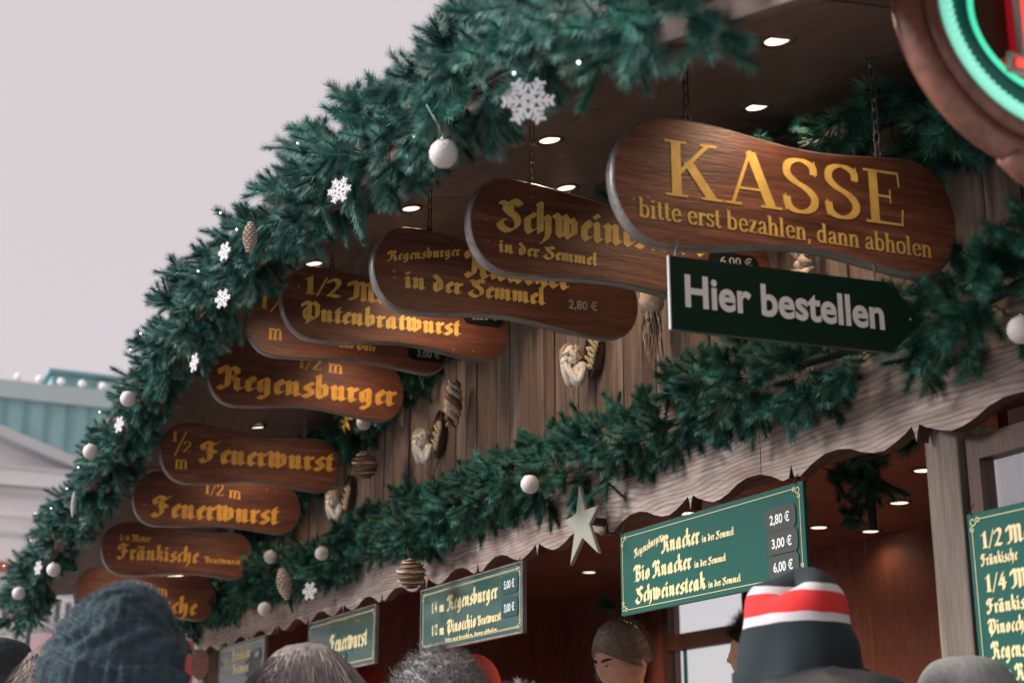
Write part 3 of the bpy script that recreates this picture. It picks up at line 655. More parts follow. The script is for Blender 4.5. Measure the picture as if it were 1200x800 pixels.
def wooden_sign(key, X, z, label, texts, L=.77, yaw=0, mat='sign', gold='gold', cm='dsteel', pill=None, seed=0, roll=0, hb=.110):
    t = thing('wooden_sign', label, 'sign', (X, -.87, z), (0, R(roll), R(90 + yaw)), 'wooden boards hanging under the canopy')
    ol = board_outline(L, seed=seed, hb=hb)
    # front face, rounded rim, back
    mb = MB(); n = len(ol); cx, cz = L / 2, 0
    def inset(d):
        out = []
        for i in range(n):
            p, q = ol[i - 1], ol[(i + 1) % n]; tx, tz = q[0] - p[0], q[1] - p[1]; l = math.hypot(tx, tz) or 1
            out.append((ol[i][0] - (-tz / l) * -d * -1 if False else ol[i][0] + (tz / l) * -d * -1 * 1, ol[i][1] + (-tx / l) * -d * -1 * 1))
        return out
    rings = [(.006, 0), (.002, .0025), (0, .007), (0, TH - .007), (.002, TH - .0025), (.006, TH)]
    allv = []
    for d, y in rings:
        allv += [(u, y, v) for u, v in inset(d)]
    fr_f = [tuple(range(n))]
    mb.add([(u, 0, v) for u, v in inset(.006)], [tuple(range(n))])
    bd = mb.build('board', M[mat], t)
    mb = MB(); mb.add(allv, [(i * n + j, (i + 1) * n + j, (i + 1) * n + (j + 1) % n, i * n + (j + 1) % n) for i in range(5) for j in range(n)] + [tuple(range(5 * n, 6 * n))[::-1]])
    mb.build('rim', M['edge'], t, True)
    rk = random.Random(seed * 3 + 1)
    for q_ in range(5):
        uu = rk.choice([rk.uniform(.03, .09), rk.uniform(.12, L - .06)]); vv = rk.choice([-1, 1]) * rk.uniform(.078, .094) if uu > .1 else rk.uniform(-.05, .05)
        cm_ = MB(); r0 = rk.uniform(.0022, .0045); cm_.add([(uu + r0 * rk.uniform(.7, 1.4) * math.cos(a_), -.0006, vv + r0 * rk.uniform(.6, 1.1) * math.sin(a_)) for a_ in [2 * math.pi * z_ / 9 for z_ in range(9)]], [tuple(range(9))]); cm_.build('chip', M['chip'], t)
    for tx in texts:
        s, fn, u0, v0, u1, v1, h = tx[:7]
        if fn == 'b':
            col = M['pgrey']
            if pill:
                pl = MB(); pw, ph = .035, .022
                pl.prism(rounded_rect(u0 - pw * .9, v0 - .014, u1 + pw * .6, v0 + h + .014, .022), -.0035, -.0005)
                pp = pl.build('price_plate', M['pill'], t)
                lettering(s, 'b', u0, v0, u1, v1, h, -.005, col, pp, 'price')
            else: lettering(s, 'b', u0, v0, u1, v1, h, -.0012, col, t, 'price')
        else: lettering(s, fn, u0, v0, u1, v1, h, -.0012, M[gold], t)
    for u in (.17, .60):
        zt = max(v for uu, v in ol if abs(uu - u) < .02)
        Xw = X - math.sin(R(yaw)) * 0; yy = -.87 + u
        chain(t, u, TH / 2, zt - .002, soff(X, yy) - z + .002, M[cm] if u < .3 else M['steel'])
    return t
wooden_sign('S1', -2.28, 2.77, 'brown wavy board reading KASSE bitte erst bezahlen, dann abholen', [
    ('KASSE', 's', .112, -.027, .639, -.025, .116), ('bitte erst bezahlen, dann abholen', 's', .054, -.080, .698, -.086, .040)], L=.765, yaw=-7, hb=.121, seed=1)
wooden_sign('S2', -2.927, 2.905, 'brown wavy board reading Schweinesteak in der Semmel with price 6,00 €', [
    ('Schweinesteak', 'f', .07, -.012, .644, .012, .084), ('in der Semmel', 'f', .075, -.067, .337, -.061, .034), ('6,00 €', 'b', .681, -.003, .776, .005, .022)], L=.84, cm='brass', pill=1, seed=2)
wooden_sign('S3', -3.542, 2.995, 'brown wavy board reading Regensburger Knacker in der Semmel 2,80 €', [
    ('Regensburger', 'f', .041, .013, .257, .063, .031), ('Knacker', 'f', .265, .007, .60, .014, .088), ('in der Semmel', 'f', .091, -.053, .519, -.042, .054), ('2,80 €', 'b', .59, -.040, .682, -.035, .027)], L=.82, seed=3)
wooden_sign('S4', -4.34, 3.135, 'brown wavy board reading 1/2 Meter Putenbratwurst with price 5,00 €', [
    ('1/2 Meter', 'f', .071, .028, .464, .034, .066), ('Putenbratwurst', 'f', .066, -.059, .621, -.040, .066), ('5,00 €', 'b', .657, .023, .748, .030, .025)], L=.80, pill=1, seed=4)
wooden_sign('S5', -4.721, 3.176, 'brown board reading 1/4 m and Pute, mostly behind the Putenbratwurst board', [
    ('1/4', 's', .045, .047, .166, .028, .050), ('m', 's', .077, -.06, .128, -.059, .040), ('und Pute', 'f', .329, -.055, .466, -.054, .028), ('3,00 €', 'b', .618, -.052, .706, -.050, .025)], L=.75, mat='sign2', gold='gold2', pill=1, seed=5)
wooden_sign('S6', -5.197, 3.115, 'reddish brown board reading 1/2 m Regensburger', [
    ('1/2 m', 's', .342, .055, .517, .050, .056), ('Regensburger', 'f', .035, -.060, .740, -.050, .094)], L=.77, mat='sign2', gold='gold2', seed=6)
wooden_sign('S7', -5.864, 2.955, 'brown board reading Feuerwurst with a small 1/2 m stacked at its left', [
    ('1', 's', .045, .042, .069, .042, .041), ('/', 's', .058, -.005, .105, -.005, .095), ('2', 's', .092, .002, .125, .002, .045), ('m', 's', .062, -.067, .115, -.066, .038), ('Feuerwurst', 'f', .156, -.031, .736, -.018, .091)], L=.76, mat='sign2', gold='gold2', cm='steel', seed=7)
wooden_sign('S8', -6.308, 2.845, 'brown board reading Feuerwurst with 1/2 m centred above it', [
    ('1/2 m', 's', .306, .040, .465, .027, .056), ('Feuerwurst', 'f', .08, -.075, .646, -.069, .094)], L=.74, mat='sign2', gold='gold2', cm='steel', seed=8)
wooden_sign('S9', -6.896, 2.715, 'brown board reading 1/4 Meter Fränkische Bratwurst', [
    ('1/4 Meter', 'f', .077, .036, .223, .041, .032), ('Fränkische', 'f', .071, -.046, .45, -.042, .078), ('Bratwurst', 'f', .472, -.037, .649, -.036, .030)], L=.71, mat='sign2', gold='gold2', cm='steel', seed=9)
wooden_sign('S10', -7.47, 2.585, 'brown board reading 1/2 m Fränkische, lowest and mostly behind the blue beanie', [
    ('1/2 m', 's', .29, .012, .451, .0, .056), ('Fränkische', 'f', .12, -.075, .606, -.085, .092)], L=.70, mat='sign2', gold='gold2', cm='steel', seed=10)
# green arrow board under KASSE
t = thing('arrow_sign', 'dark green arrow board reading Hier bestellen, hung below KASSE', 'sign', (-2.28, -.87, 2.548), (0, 0, R(83)))
u0, u1, u2 = .114, .588, .665
MB().prism([(u0, -.073), (u1, -.073), (u2, .0), (u1, .072), (u0, .072)][::1], 0, .012).build('board', M['green2'], t)
MB().box((u0 - .0015, -.001, -.073), (u0 + .0012, .0045, .072)).build('edge_strip', M['white'], t)
lettering('Hier bestellen', 'b', .145, -.024, .575, -.026, .062, -.0012, M['white'], t, off=.028)
for u in (.13, .56):
    mb = MB(); mb.tube([(u, .006, .062), (u, .002, .082), (u + .004, .002, .100), (u - .004, .004, .118), (u, .006, .135)], .003, 8); mb.build('hook', M['steel'], t, True)
MB().sphere((.635, -.001, .0), .003, 8, 6).build('screw', M['steel'], t, True)

# ------------------------------------------------------------------ green price boards on the opening
def corner_curl(mb, x, z, sx, sz, s=1.):
    for (cx, cz, r) in ((.010, .010, .009), (.024, .006, .006), (.006, .024, .006)):
        pts = [(x + sx * (cx + r * math.cos(a) * (1 - a / 12)) * s, z + sz * (cz + r * math.sin(a) * (1 - a / 12)) * s) for a in [i * .55 for i in range(12)]]
        for p, q in zip(pts[:-1], pts[1:]):
            dx, dz = q[0] - p[0], q[1] - p[1]; l = math.hypot(dx, dz) or 1; nx, nz = -dz / l * .0011, dx / l * .0011
            mb.add([(p[0] + nx, 0, p[1] + nz), (p[0] - nx, 0, p[1] - nz), (q[0] - nx, 0, q[1] - nz), (q[0] + nx, 0, q[1] + nz)], [(0, 1, 2, 3)])
def green_board(x0, x1, z0, z1, label, texts, pm, double=False, y=-.075, col='cream', lw=.0016, bm=None, frame=True):
    t = thing('price_board', label, 'sign', ((x0 + x1) / 2, y, z0), None, 'green price boards hanging from the fascia')
    ox, oz = (x0 + x1) / 2, z0
    b = MB().box((x0 - ox, 0, 0), (x1 - ox, .010, z1 - z0)).build('board', M['greeng' if double else 'green'], t); bevel(b, .0015, 1)
    yy = -.0012
    def rect(ins, w, mb):
        a, b_, c, d_ = x0 - ox + ins, x1 - ox - ins, ins, z1 - z0 - ins; q = .018
        for (p0, p1, p2, p3) in ((a + q, c, b_ - q, c + w), (a + q, d_ - w, b_ - q, d_), (a, c + q, a + w, d_ - q), (b_ - w, c + q, b_, d_ - q)):
            mb.add([(p0, yy, p1), (p2, yy, p1), (p2, yy, p3), (p0, yy, p3)], [(0, 1, 2, 3)])
    mb = MB(); rect(.013, lw, mb)
    if double: rect(.013 + lw * 2.5, lw * .8, mb)
    mb.build('border_line', M['cream'], t)
    mb = MB()
    for sx, sz, cx_, cz_ in ((1, 1, x0 - ox + .008, .008), (-1, 1, x1 - ox - .008, .008), (1, -1, x0 - ox + .008, z1 - z0 - .008), (-1, -1, x1 - ox - .008, z1 - z0 - .008)): corner_curl(mb, cx_, cz_, sx, sz)
    cc = mb.build('corner_ornament', M['cream'], t); cc.location = (0, -.002, 0)
    if double:
        mb = MB(); w = .006
        mb.box((x0 - ox - w, -.003, -w), (x0 - ox, .012, z1 - z0 + w)).box((x1 - ox, -.003, -w), (x1 - ox + w, .012, z1 - z0 + w)).box((x0 - ox, -.003, -w), (x1 - ox, .012, 0)).box((x0 - ox, -.003, z1 - z0), (x1 - ox, .012, z1 - z0 + w))
        mb.build('frame', M['edge'], t)
    for s, fn, a, v0, b_, v1, h in texts:
        if fn == 'b':
            p = MB().prism(rounded_rect(a - ox - .022, v0 - oz - .017, b_ - ox + .022, v0 - oz + h + .017, .016), -.003, -.0005).build('price_plate', pm, t)
            lettering(s, 'b', a - ox, v0 - oz, b_ - ox, v0 - oz, h, -.0045, M['white'], p, 'price')
        else: lettering(s, fn, a - ox, v0 - oz, b_ - ox, v1 - oz, h, -.0012, M[col], t)
    for xx in (x0 - ox + .02, x1 - ox - .02):
        mb = MB(); mb.tube([(xx, .004, z1 - z0 - .012), (xx - .006, -.004, z1 - z0 + .0), (xx, .004, z1 - z0 + .02)], .0014, 6); mb.build('wire', M['dsteel'], t)
    return t
green_board(-3.635, -2.7938, 2.12, 2.3472, 'large green board listing Knacker, Bio Knacker and Schweinesteak in der Semmel', [
 ('Regensburger', 'f', -3.5586, 2.2699, -3.4108, 2.2983, 0.0255), ('Knacker', 'f', -3.4186, 2.264, -3.2286, 2.264, 0.049), ('in der Semmel', 'f', -3.2208, 2.264, -3.0759, 2.263, 0.0215),
 ('Bio Knacker', 'f', -3.5635, 2.2052, -3.2698, 2.2052, 0.047), ('in der Semmel', 'f', -3.26, 2.2043, -3.115, 2.2043, 0.0206), ('Schweinesteak', 'f', -3.5567, 2.1465, -3.2071, 2.1465, 0.046), ('in der Semmel', 'f', -3.1993, 2.1465, -3.0553, 2.1465, 0.0196),
 ('2,80 €', 'b', -2.9221, 2.262, -2.8448, 2.262, 0.0235), ('3,00 €', 'b', -2.9182, 2.2052, -2.8408, 2.2052, 0.0235), ('6,00 €', 'b', -2.9162, 2.1494, -2.8408, 2.1494, 0.0235)], M['pill2'])
green_board(-5.053, -4.2451, 2.1367, 2.3492, 'framed green board listing Regensburger 5,00 € and Pinocchio Bratwurst 3,00 €', [
 ('1/4', 'f', -4.9619, 2.263, -4.909, 2.263, 0.0392), ('m', 'f', -4.8934, 2.2601, -4.8493, 2.2591, 0.0255), ('Regensburger', 'f', -4.8268, 2.2581, -4.4184, 2.2581, 0.0568), ('1/2', 'f', -4.959, 2.1857, -4.9061, 2.1857, 0.0372), ('m', 'f', -4.8904, 2.1808, -4.8464, 2.1808, 0.0255),
 ('Pinocchio', 'f', -4.8248, 2.1808, -4.5869, 2.1817, 0.049), ('Bratwurst', 'f', -4.5771, 2.1837, -4.393, 2.1857, 0.0333), ('bitte erst bezahlen, dann abholen', 'f', -4.8376, 2.1524, -4.4243, 2.1524, 0.0157),
 ('5,00 €', 'b', -4.3685, 2.2797, -4.2941, 2.2797, 0.0264), ('3,00 €', 'b', -4.3675, 2.2062, -4.2941, 2.2062, 0.0264)], M['pill3'], True)
green_board(-6.2967, -5.5103, 2.1367, 2.3512, 'framed green board reading 1/2 m Feuerwurst', [
 ('1/2', 'f', -6.1899, 2.2111, -6.1253, 2.2131, 0.045), ('m', 'f', -6.1145, 2.2121, -6.0509, 2.2131, 0.0294), ('Feuerwurst', 'f', -6.0293, 2.2092, -5.5877, 2.2072, 0.0764), ('5,00 €', 'b', -5.9226, 2.1651, -5.8423, 2.1651, 0.0196)], M['pill3'], True)
green_board(-7.697, -6.9332, 2.1445, 2.36, 'farthest framed green board reading Fränkische, behind the ash blond head', [
 ('1/4', 'f', -7.5893, 2.2767, -7.5207, 2.2767, 0.0392), ('Fränkische', 'f', -7.4649, 2.2816, -7.1545, 2.2816, 0.0588), ('Bratwurst', 'f', -7.4424, 2.218, -7.178, 2.218, 0.049), ('3,00 €', 'b', -7.0703, 2.2767, -7.0115, 2.2767, 0.0215)], M['pill3'], True)
green_board(-2.308, -1.45, 1.45, 2.192, 'tall green menu board on the shop window right of the grey post', [
 ('1/2 Meter', 'f', -2.272, 2.118, -2.09, 2.118, .036), ('Fränkische', 'f', -2.278, 2.084, -2.177, 2.084, .025), ('1/4 Meter', 'f', -2.272, 2.032, -2.09, 2.032, .037), ('Fränkische', 'f', -2.274, 1.990, -2.13, 1.990, .031),
 ('Pinocchio', 'f', -2.274, 1.950, -2.155, 1.950, .031), ('Regensburger', 'f', -2.272, 1.902, -2.095, 1.902, .036), ('Bio Knacker', 'f', -2.272, 1.858, -2.10, 1.858, .034), ('Schweinesteak', 'f', -2.272, 1.81, -2.09, 1.81, .034)], M['pill2'], y=-.04)

# ------------------------------------------------------------------ garlands
def sprig_mesh(mats, n=260, L=.10, nl=.026, seed=0, w=.0021):
    rnd = random.Random(seed); V = []; F = []; MI = []
    cx, cy = rnd.uniform(-1.8, 1.8), rnd.uniform(-1.8, 1.8)
    for i in range(n):
        s = (i / n) ** .85; z = L * (.05 + .95 * s); a = i * 2.399 + rnd.uniform(-.4, .4)
        el = R(rnd.uniform(42, 84)) * (1 - .40 * s ** 4); l = nl * rnd.uniform(.7, 1.15) * (1 - .22 * s)
        b = Vector((cx * z * z, cy * z * z, z)); d = Vector((math.cos(a) * math.sin(el), math.sin(a) * math.sin(el), math.cos(el)))
        sd = d.cross(Vector((0, 0, 1))).normalized() * w * .5
        tip = b + d * l + Vector((0, 0, .15 * l)) + d.cross(Vector((0, 0, 1))) * rnd.uniform(-.15, .15) * l
        k = len(V); V += [tuple(b - sd), tuple(b + sd), tuple(tip)]; F.append((k, k + 1, k + 2))
        MI.append(1 if rnd.random() < .12 + .40 * s else 0)
    k = len(V)
    for zz, r in ((-.02, .0022), (L, .0009)):
        for j in range(4): V.append((cx * zz * zz + r * math.cos(j * 1.5708), cy * zz * zz + r * math.sin(j * 1.5708), zz))
    for j in range(4): F.append((k + j, k + (j + 1) % 4, k + 4 + (j + 1) % 4, k + 4 + j)); MI.append(0)
    me = bpy.data.meshes.new('sprig'); me.from_pydata(V, [], F)
    for m_ in mats: me.materials.append(m_)
    me.polygons.foreach_set('material_index', MI); me.update(); return me
SPR = {}
for key, mt, ml in (('n1', 'n1', 'n3'), ('n2', 'n2', 'n1'), ('n3', 'n3', 'n6'), ('n4', 'n4', 'n2'), ('n5', 'n5', 'n2')):
    SPR[key] = [sprig_mesh((M[mt], M[ml]), 250, random.uniform(.060, .090), .034, i + ord(key[1])) for i in range(4)]
def garland(name, label, path, radius, per_m, mix, parts=300, seed=1, front=None, scale=1., droop=.25, wob=.02, fat=None):
    """path: list of Vector. mix: list of sprig keys. The sprigs nearest the camera are parts, the rest one joined mass."""
    rnd = random.Random(seed)
    t = thing(name, label, 'garland', path[0])
    O = Vector(path[0]); P = [Vector(p) for p in path]
    seglen = [(b - a).length for a, b in zip(P[:-1], P[1:])]; tot = sum(seglen)
    mb = MB(); mb.tube([p - O for p in P], .011, 7); mb.build('stem', M['core'], t, True)
    NB = 6; n = int(tot * per_m / NB); items = []
    for i in range(n):
        s = (i + rnd.random()) / n * tot; k = 0; u = s
        while k < len(seglen) - 1 and u > seglen[k]: u -= seglen[k]; k += 1
        T = (P[k + 1] - P[k]).normalized(); c = P[k] + T * u
        wv = noise.noise_vector(Vector((s * 2.3, seed * 7.1, 0))) * wob * 2
        f = fat(s / tot) if fat else 1.
        f *= 1 + .42 * noise.noise(Vector((s * 3.1, seed * 3.3, 5)))
        up = T.orthogonal(); d = (Quaternion(T, rnd.uniform(0, 6.283)) @ up.normalized()).normalized()
        node = c + wv + d * radius * rnd.uniform(.1, .75) * f
        main = (d + T * rnd.uniform(-.6, .6) + Vector((0, 0, -droop * rnd.random())) + (front or Vector((0, 0, 0))) * rnd.random() * .8).normalized()
        for q_ in range(NB):
            rv = Vector((rnd.gauss(0, 1), rnd.gauss(0, 1), rnd.gauss(0, 1))).normalized()
            dirn = (main + rv * (.25 if q_ == 0 else .95)).normalized()
            sc = scale * rnd.uniform(.75, 1.15) * (.7 + .3 * f)
            base = node + main * .012 * q_ * scale
            q = dirn.to_track_quat('Z', 'Y') @ Quaternion((0, 0, 1), rnd.uniform(0, 6.28))
            me = rnd.choice(SPR[rnd.choice(mix)])
            tip = base + dirn * .1
            depth = -(tip - c).dot((c - CAM).normalized())
            items.append(((tip - CAM).length - depth * 4, me, base, q, sc))
    items.sort(key=lambda z: z[0])
    for it in items[:parts]:
        _, me, base, q, sc = it
        o = bpy.data.objects.new('sprig', me); COL.objects.link(o); o.parent = t
        o.location = base - O; o.rotation_mode = 'QUATERNION'; o.rotation_quaternion = q; o.scale = (sc, sc, sc)
    rest = items[parts:]
    if rest:
        cm_ = {}; cache = {}; VV = []; FF = []; MI = []; off = 0; mats = []
        for _, me, base, q, sc in rest:
            if me.name not in cache:
                va = np.empty(len(me.vertices) * 3, np.float32); me.vertices.foreach_get('co', va)
                cache[me.name] = (va.reshape(-1, 3), [tuple(p.vertices) for p in me.polygons])
                for m_ in me.materials:
                    if m_ not in mats: mats.append(m_)
                mi_ = np.empty(len(me.polygons), np.int32); me.polygons.foreach_get('material_index', mi_); cm_[me.name] = [me.materials[z] for z in mi_]
            va, fs = cache[me.name]; m3 = np.array(q.to_matrix())
            VV.append(va @ m3.T * sc + np.array(base - O)); FF += [tuple(i + off for i in f) for f in fs]; off += len(va)
            MI += [mats.index(z) for z in cm_[me.name]]
        V = np.concatenate(VV); me = bpy.data.meshes.new('foliage'); me.from_pydata(V.tolist(), [], FF)
        for m_ in mats: me.materials.append(m_)
        me.polygons.foreach_set('material_index', MI); me.update()
        o = bpy.data.objects.new('foliage', me); COL.objects.link(o); o.parent = t; o['kind'] = 'stuff'
    return t
def arc(x0, x1, y, dz, n=40, f=g): return [Vector((x0 + (x1 - x0) * i / n, y, f(x0 + (x1 - x0) * i / n) + dz)) for i in range(n + 1)]
garland('pine_garland', 'thick frosted pine garland along the outer edge of the canopy against the sky', [Vector((p.x, p.y + .05 * min(1, max(0, (-p.x - 3.) / 2)), p.z - .012 - .022 * min(1, max(0, (-p.x - 3.) / 3)))) for p in arc(-8.35, -1.62, -1.06, .0)], .092, 560, ['n1', 'n1', 'n1', 'n2', 'n2', 'n3', 'n4', 'n4'], seed=3, front=Vector((.2, -.5, .0)), wob=.024, scale=.90, fat=lambda s: .72 + .23 * min(1, max(0, (s - .35) / .4)))
garland('pine_garland', 'dark pine garland tucked where the plank wall meets the canopy', arc(-8.2, -1.3, -.07, .09), .075, 300, ['n4', 'n4', 'n2', 'n4'], parts=200, seed=5, front=Vector((.2, -.3, -.5)), droop=.5, fat=lambda s: 1 + 2.6 * max(0, s - .76) / .24)
lowpath = [Vector((-8.25 + 7.2 * i / 40, -.10, 2.600 + .018 * math.sin(i * .9) + 0)) for i in range(41)]
garland('pine_garland', 'green pine garland lying along the top of the scalloped fascia', lowpath, .088, 640, ['n2', 'n4', 'n2', 'n4', 'n4', 'n5'], seed=8, front=Vector((.2, -.6, .1)), wob=.018, scale=.84, droop=.12, fat=lambda s: .66 + .34 * min(1, s / .5))
garland('pine_garland', 'pine garland hanging down the far left corner of the stall', [Vector((-8.3, -.12, 2.75 - .035 * i)) for i in range(12)], .12, 230, ['n4', 'n2', 'n4'], parts=80, seed=11)
garland('pine_garland', 'drooping dark greenery inside the stall behind the fascia, left of the grey post', [Vector((-3.45 + .1 * i, .30, 2.50 + .012 * math.sin(i))) for i in range(9)], .10, 170, ['n4', 'n4', 'n5'], parts=120, seed=13)
garland('pine_garland', 'tail of dark greenery hanging to a point inside the stall', [Vector((-3.04, .33, 2.46 - .02 * i)) for i in range(9)], .05, 220, ['n4'], parts=40, seed=14, scale=.6)
garland('pine_garland', 'dark greenery hanging on the back wall beside the window behind the server', [Vector((-7.38, 2.15, 2.72 - .06 * i)) for i in range(14)], .13, 110, ['n4', 'n4', 'n5'], parts=80, seed=15)
# fairy lights in the outer garland
fl = thing('light_string', 'string of tiny white lights woven through the outer garland', 'lights', (-4.4, -1.1, g(-4.4)))
bm_ = MB().sphere((0, 0, 0), .0036, 8, 6).mesh('bulb', True); bm_.materials.append(M['led'])
pr = None
wire = []
for i in range(28):
    x = -8.2 + 6.5 * (i / 28) + random.uniform(-.03, .03); a = random.uniform(-1.2, 2.4)
    p = Vector((x, -1.06 - .125 * math.cos(a), g(x) - .02 + .105 * math.sin(a))); wire.append(p - fl.location)
    o = bpy.data.objects.new('bulb', bm_); COL.objects.link(o); o.parent = fl; o.location = p - fl.location
inner = [Vector((p.x, (p.y + 1.1) * .5 - .0, p.z * 1)) for p in wire]
MB().tube([Vector((p.x, 0.03, g(p.x + fl.location.x) - fl.location.z)) for p in wire[::5]], .0015, 5).build('wire', M['core'], fl)

# ------------------------------------------------------------------ ornaments
def ball(x, y, z, r, label, mat='ball'):
    pts = []
    def fn(d):
        return 1 + .045 * math.cos(d.z * 17) * math.cos(math.atan2(d.y, d.x) * 10)
    t = thing('bauble', label, 'ornament', (x, y, z), (random.uniform(0, .6), random.uniform(0, .6), random.uniform(0, 6)), 'white dimpled baubles on the garlands')
    MB().sphere((0, 0, 0), r, 40, 28, fn).build('ball', M[mat], t, True)
    MB().tube([(0, 0, r * .95), (0, 0, r * 1.15)], r * .18, 10).build('cap', M['steel'], t, True)
    return t
YO = -1.19
ball(-2.335, -1.19, 2.77, .0262, 'white dimpled bauble on the outer garland above the Schweinesteak sign')
ball(-5.072, -1.17, 2.947, .0262, 'white dimpled bauble on the outer garland left of the Regensburger sign')
ball(-5.686, -1.17, 2.885, .028, 'white dimpled bauble on the outer garland before the white roof')
ball(-6.395, -1.15, 2.534, .028, 'white dimpled bauble on the outer garland near its lower end')
ball(-7.292, -1.15, 2.539, .0295, 'white dimpled bauble lowest at the left end of the outer garland')
ball(-3.786, -.28, 2.498, .0265, 'white dimpled bauble on the fascia garland left of the wooden star')
ball(-5.635, -.26, 2.556, .0265, 'white bauble on the fascia garland below the second cherub')
ball(-6.36, -.26, 2.416, .029, 'white bauble under the fascia garland above the Feuerwurst price board')
ball(-6.373, -.24, 2.644, .029, 'dull white bauble beside the 1/4 Meter sign')
ball(-5.42, -.18, 3.045, 0.0295, 'white bauble at the right edge of the Regensburger sign')
ball(-1.896, -.26, 2.439, .0246, 'white bauble on the fascia garland at the right edge of the picture')
def flake(x, y, z, r, label, face=None):
    t = thing('snowflake', label, 'ornament', (x, y, z), (0, 0, R(60 if face is None else face)), 'white snowflakes on the garlands')
    mb = MB(); w = r * .055
    def bar(p, q, w_):
        dx, dz = q[0] - p[0], q[1] - p[1]; l = math.hypot(dx, dz); nx, nz = -dz / l * w_, dx / l * w_
        mb.prism([(p[0] + nx, p[1] + nz), (p[0] - nx, p[1] - nz), (q[0] - nx, q[1] - nz), (q[0] + nx, q[1] + nz)], -.002 + random.uniform(-.0002, .0002), .002)
    for k in range(6):
        a = k * math.pi / 3; rot = lambda p: (p[0] * math.cos(a) - p[1] * math.sin(a), p[0] * math.sin(a) + p[1] * math.cos(a))
        bar(rot((.08 * r, 0)), rot((r, 0)), w * 1.3)
        for s in (.38, .62, .84):
            for sg in (1, -1): bar(rot((s * r, 0)), rot(((s + .2) * r, sg * .26 * r * (1.25 - s * .5))), w * 1.1)
        for sg in (1, -1):
            for c, rr in (((.62 * r, .30 * r * sg), .07 * r),): 
                q = rot(c); mb.prism([(q[0] + rr * math.cos(b), q[1] + rr * math.sin(b)) for b in [i * math.pi / 4 for i in range(8)]], -.0026, .0026)
        pa, pb = rot((.3 * r, 0)), (.3 * r * math.cos(a + math.pi / 3), .3 * r * math.sin(a + math.pi / 3)); bar(pa, pb, w)
    mb.build('flake', M['flake'], t); return t
flake(-1.973, -1.20, 2.716, .0400, 'large white snowflake on the outer garland, nearest and sharpest')
flake(-2.902, -1.19, 2.908, 0.0289, 'white snowflake on the outer garland above the Putenbratwurst sign', 35)
flake(-4.092, -1.12, 3.024, 0.0289, 'white snowflake hanging below the garland left of the 1/4 m sign', 30)
flake(-4.377, -1.12, 2.904, 0.0289, 'white snowflake hanging below the garland left of the Regensburger sign', 10)
flake(-5.184, -1.17, 2.881, 0.0289, 'white snowflake on the outer garland between two baubles', 20)
flake(-6.793, -1.15, 2.592, 0.0306, 'white snowflake beside the low bauble on the outer garland', 20)
flake(-3.72, -1.22, 3.03, 0.0255, 'small white snowflake beside the pine cone on the outer garland', 20)
flake(-5.822, -.24, 2.432, 0.0357, 'cream snowflake on the fascia above the Feuerwurst price board', 30)
def cone(x, y, z, h, r, label, mat, name='pine_cone', cat='ornament', stripes=False, tilt=0):
    t = thing(name, label, cat, (x, y, z), (tilt, 0, random.random()))
    k = 0; mb = MB()
    rows = 11
    for i in range(rows):
        s = i / (rows - 1); zz = h / 2 - h * s; rr = r * math.sin(math.pi * (.12 + .8 * s)) ** .8
        for j in range(9):
            a = 2 * math.pi * (j + .5 * (i % 2)) / 9; cx, cy = rr * .62 * math.cos(a), rr * .62 * math.sin(a); ox, oy = rr * math.cos(a), rr * math.sin(a)
            tx, ty = -math.sin(a) * r * .30, math.cos(a) * r * .30; dz = h / rows
            mb.add([(cx, cy, zz + dz * .4), (ox + tx, oy + ty, zz - dz * .2), (ox * 1.05, oy * 1.05, zz - dz * .75), (ox - tx, oy - ty, zz - dz * .2), (cx * .8, cy * .8, zz - dz * .6)], [(0, 1, 2, 3), (1, 4, 2), (3, 2, 4), (0, 4, 1), (0, 3, 4)])
    mb.build('scales', mat, t); MB().sphere((0, 0, 0), (r * .62, r * .62, h * .48), 10, 8).build('core', mat, t)
    return t
M['conew'] = plain('frosted cone', (.5, .42, .36), .7, var=.3, vscale=90)
cone(-3.591, -1.19, 3.034, .075, .019, 'slim frosted pine cone hanging on the outer garland', M['conew'])
cone(-5.954, -1.17, 2.731, .09, .010, 'thin white icicle ornament on the outer garland', M['flake'], 'icicle_ornament')
cone(-6.099, -.26, 2.495, .12, .032, 'white twisted cone on the fascia garland beside the cream snowflake', M['conew'], tilt=.3)
def striped_ball(x, y, z, r, label, squash=1.):
    t = thing('rattan_ball', label, 'ornament', (x, y, z), (R(14), R(8), 0), 'striped brown balls')
    mb = MB(); n = 700; pts = []
    MB().sphere((0, 0, 0), (r * .93, r * .93, r * .93 * squash), 20, 14).build('core', M['bstripe'], t, True)
    for nm, ph, mt, w, turns in (('cord', 0, M['bstripe'], .07, 9), ('white_cord', .5, M['ball'], .055, 4.2)):
        pts = []
        for i in range(170):
            s = .06 + .88 * i / 169; th = math.pi * s; a = 2 * math.pi * turns * s + ph
            pts.append((r * math.sin(th) * math.cos(a), r * math.sin(th) * math.sin(a), r * squash * math.cos(th)))
        MB().tube(pts, r * w, 5).build(nm, mt, t, True)
    MB().tube([(0, 0, r * squash), (0, 0, r * squash + .04)], .0015, 5).build('string', M['twig'], t)
    return t
striped_ball(-5.338, -.20, 2.857, .050, 'brown and white striped ball hanging at the right end of the Feuerwurst sign')
striped_ball(-4.806, -.22, 2.375, .050, 'brown and white striped ball under the fascia garland left of the framed Regensburger board')
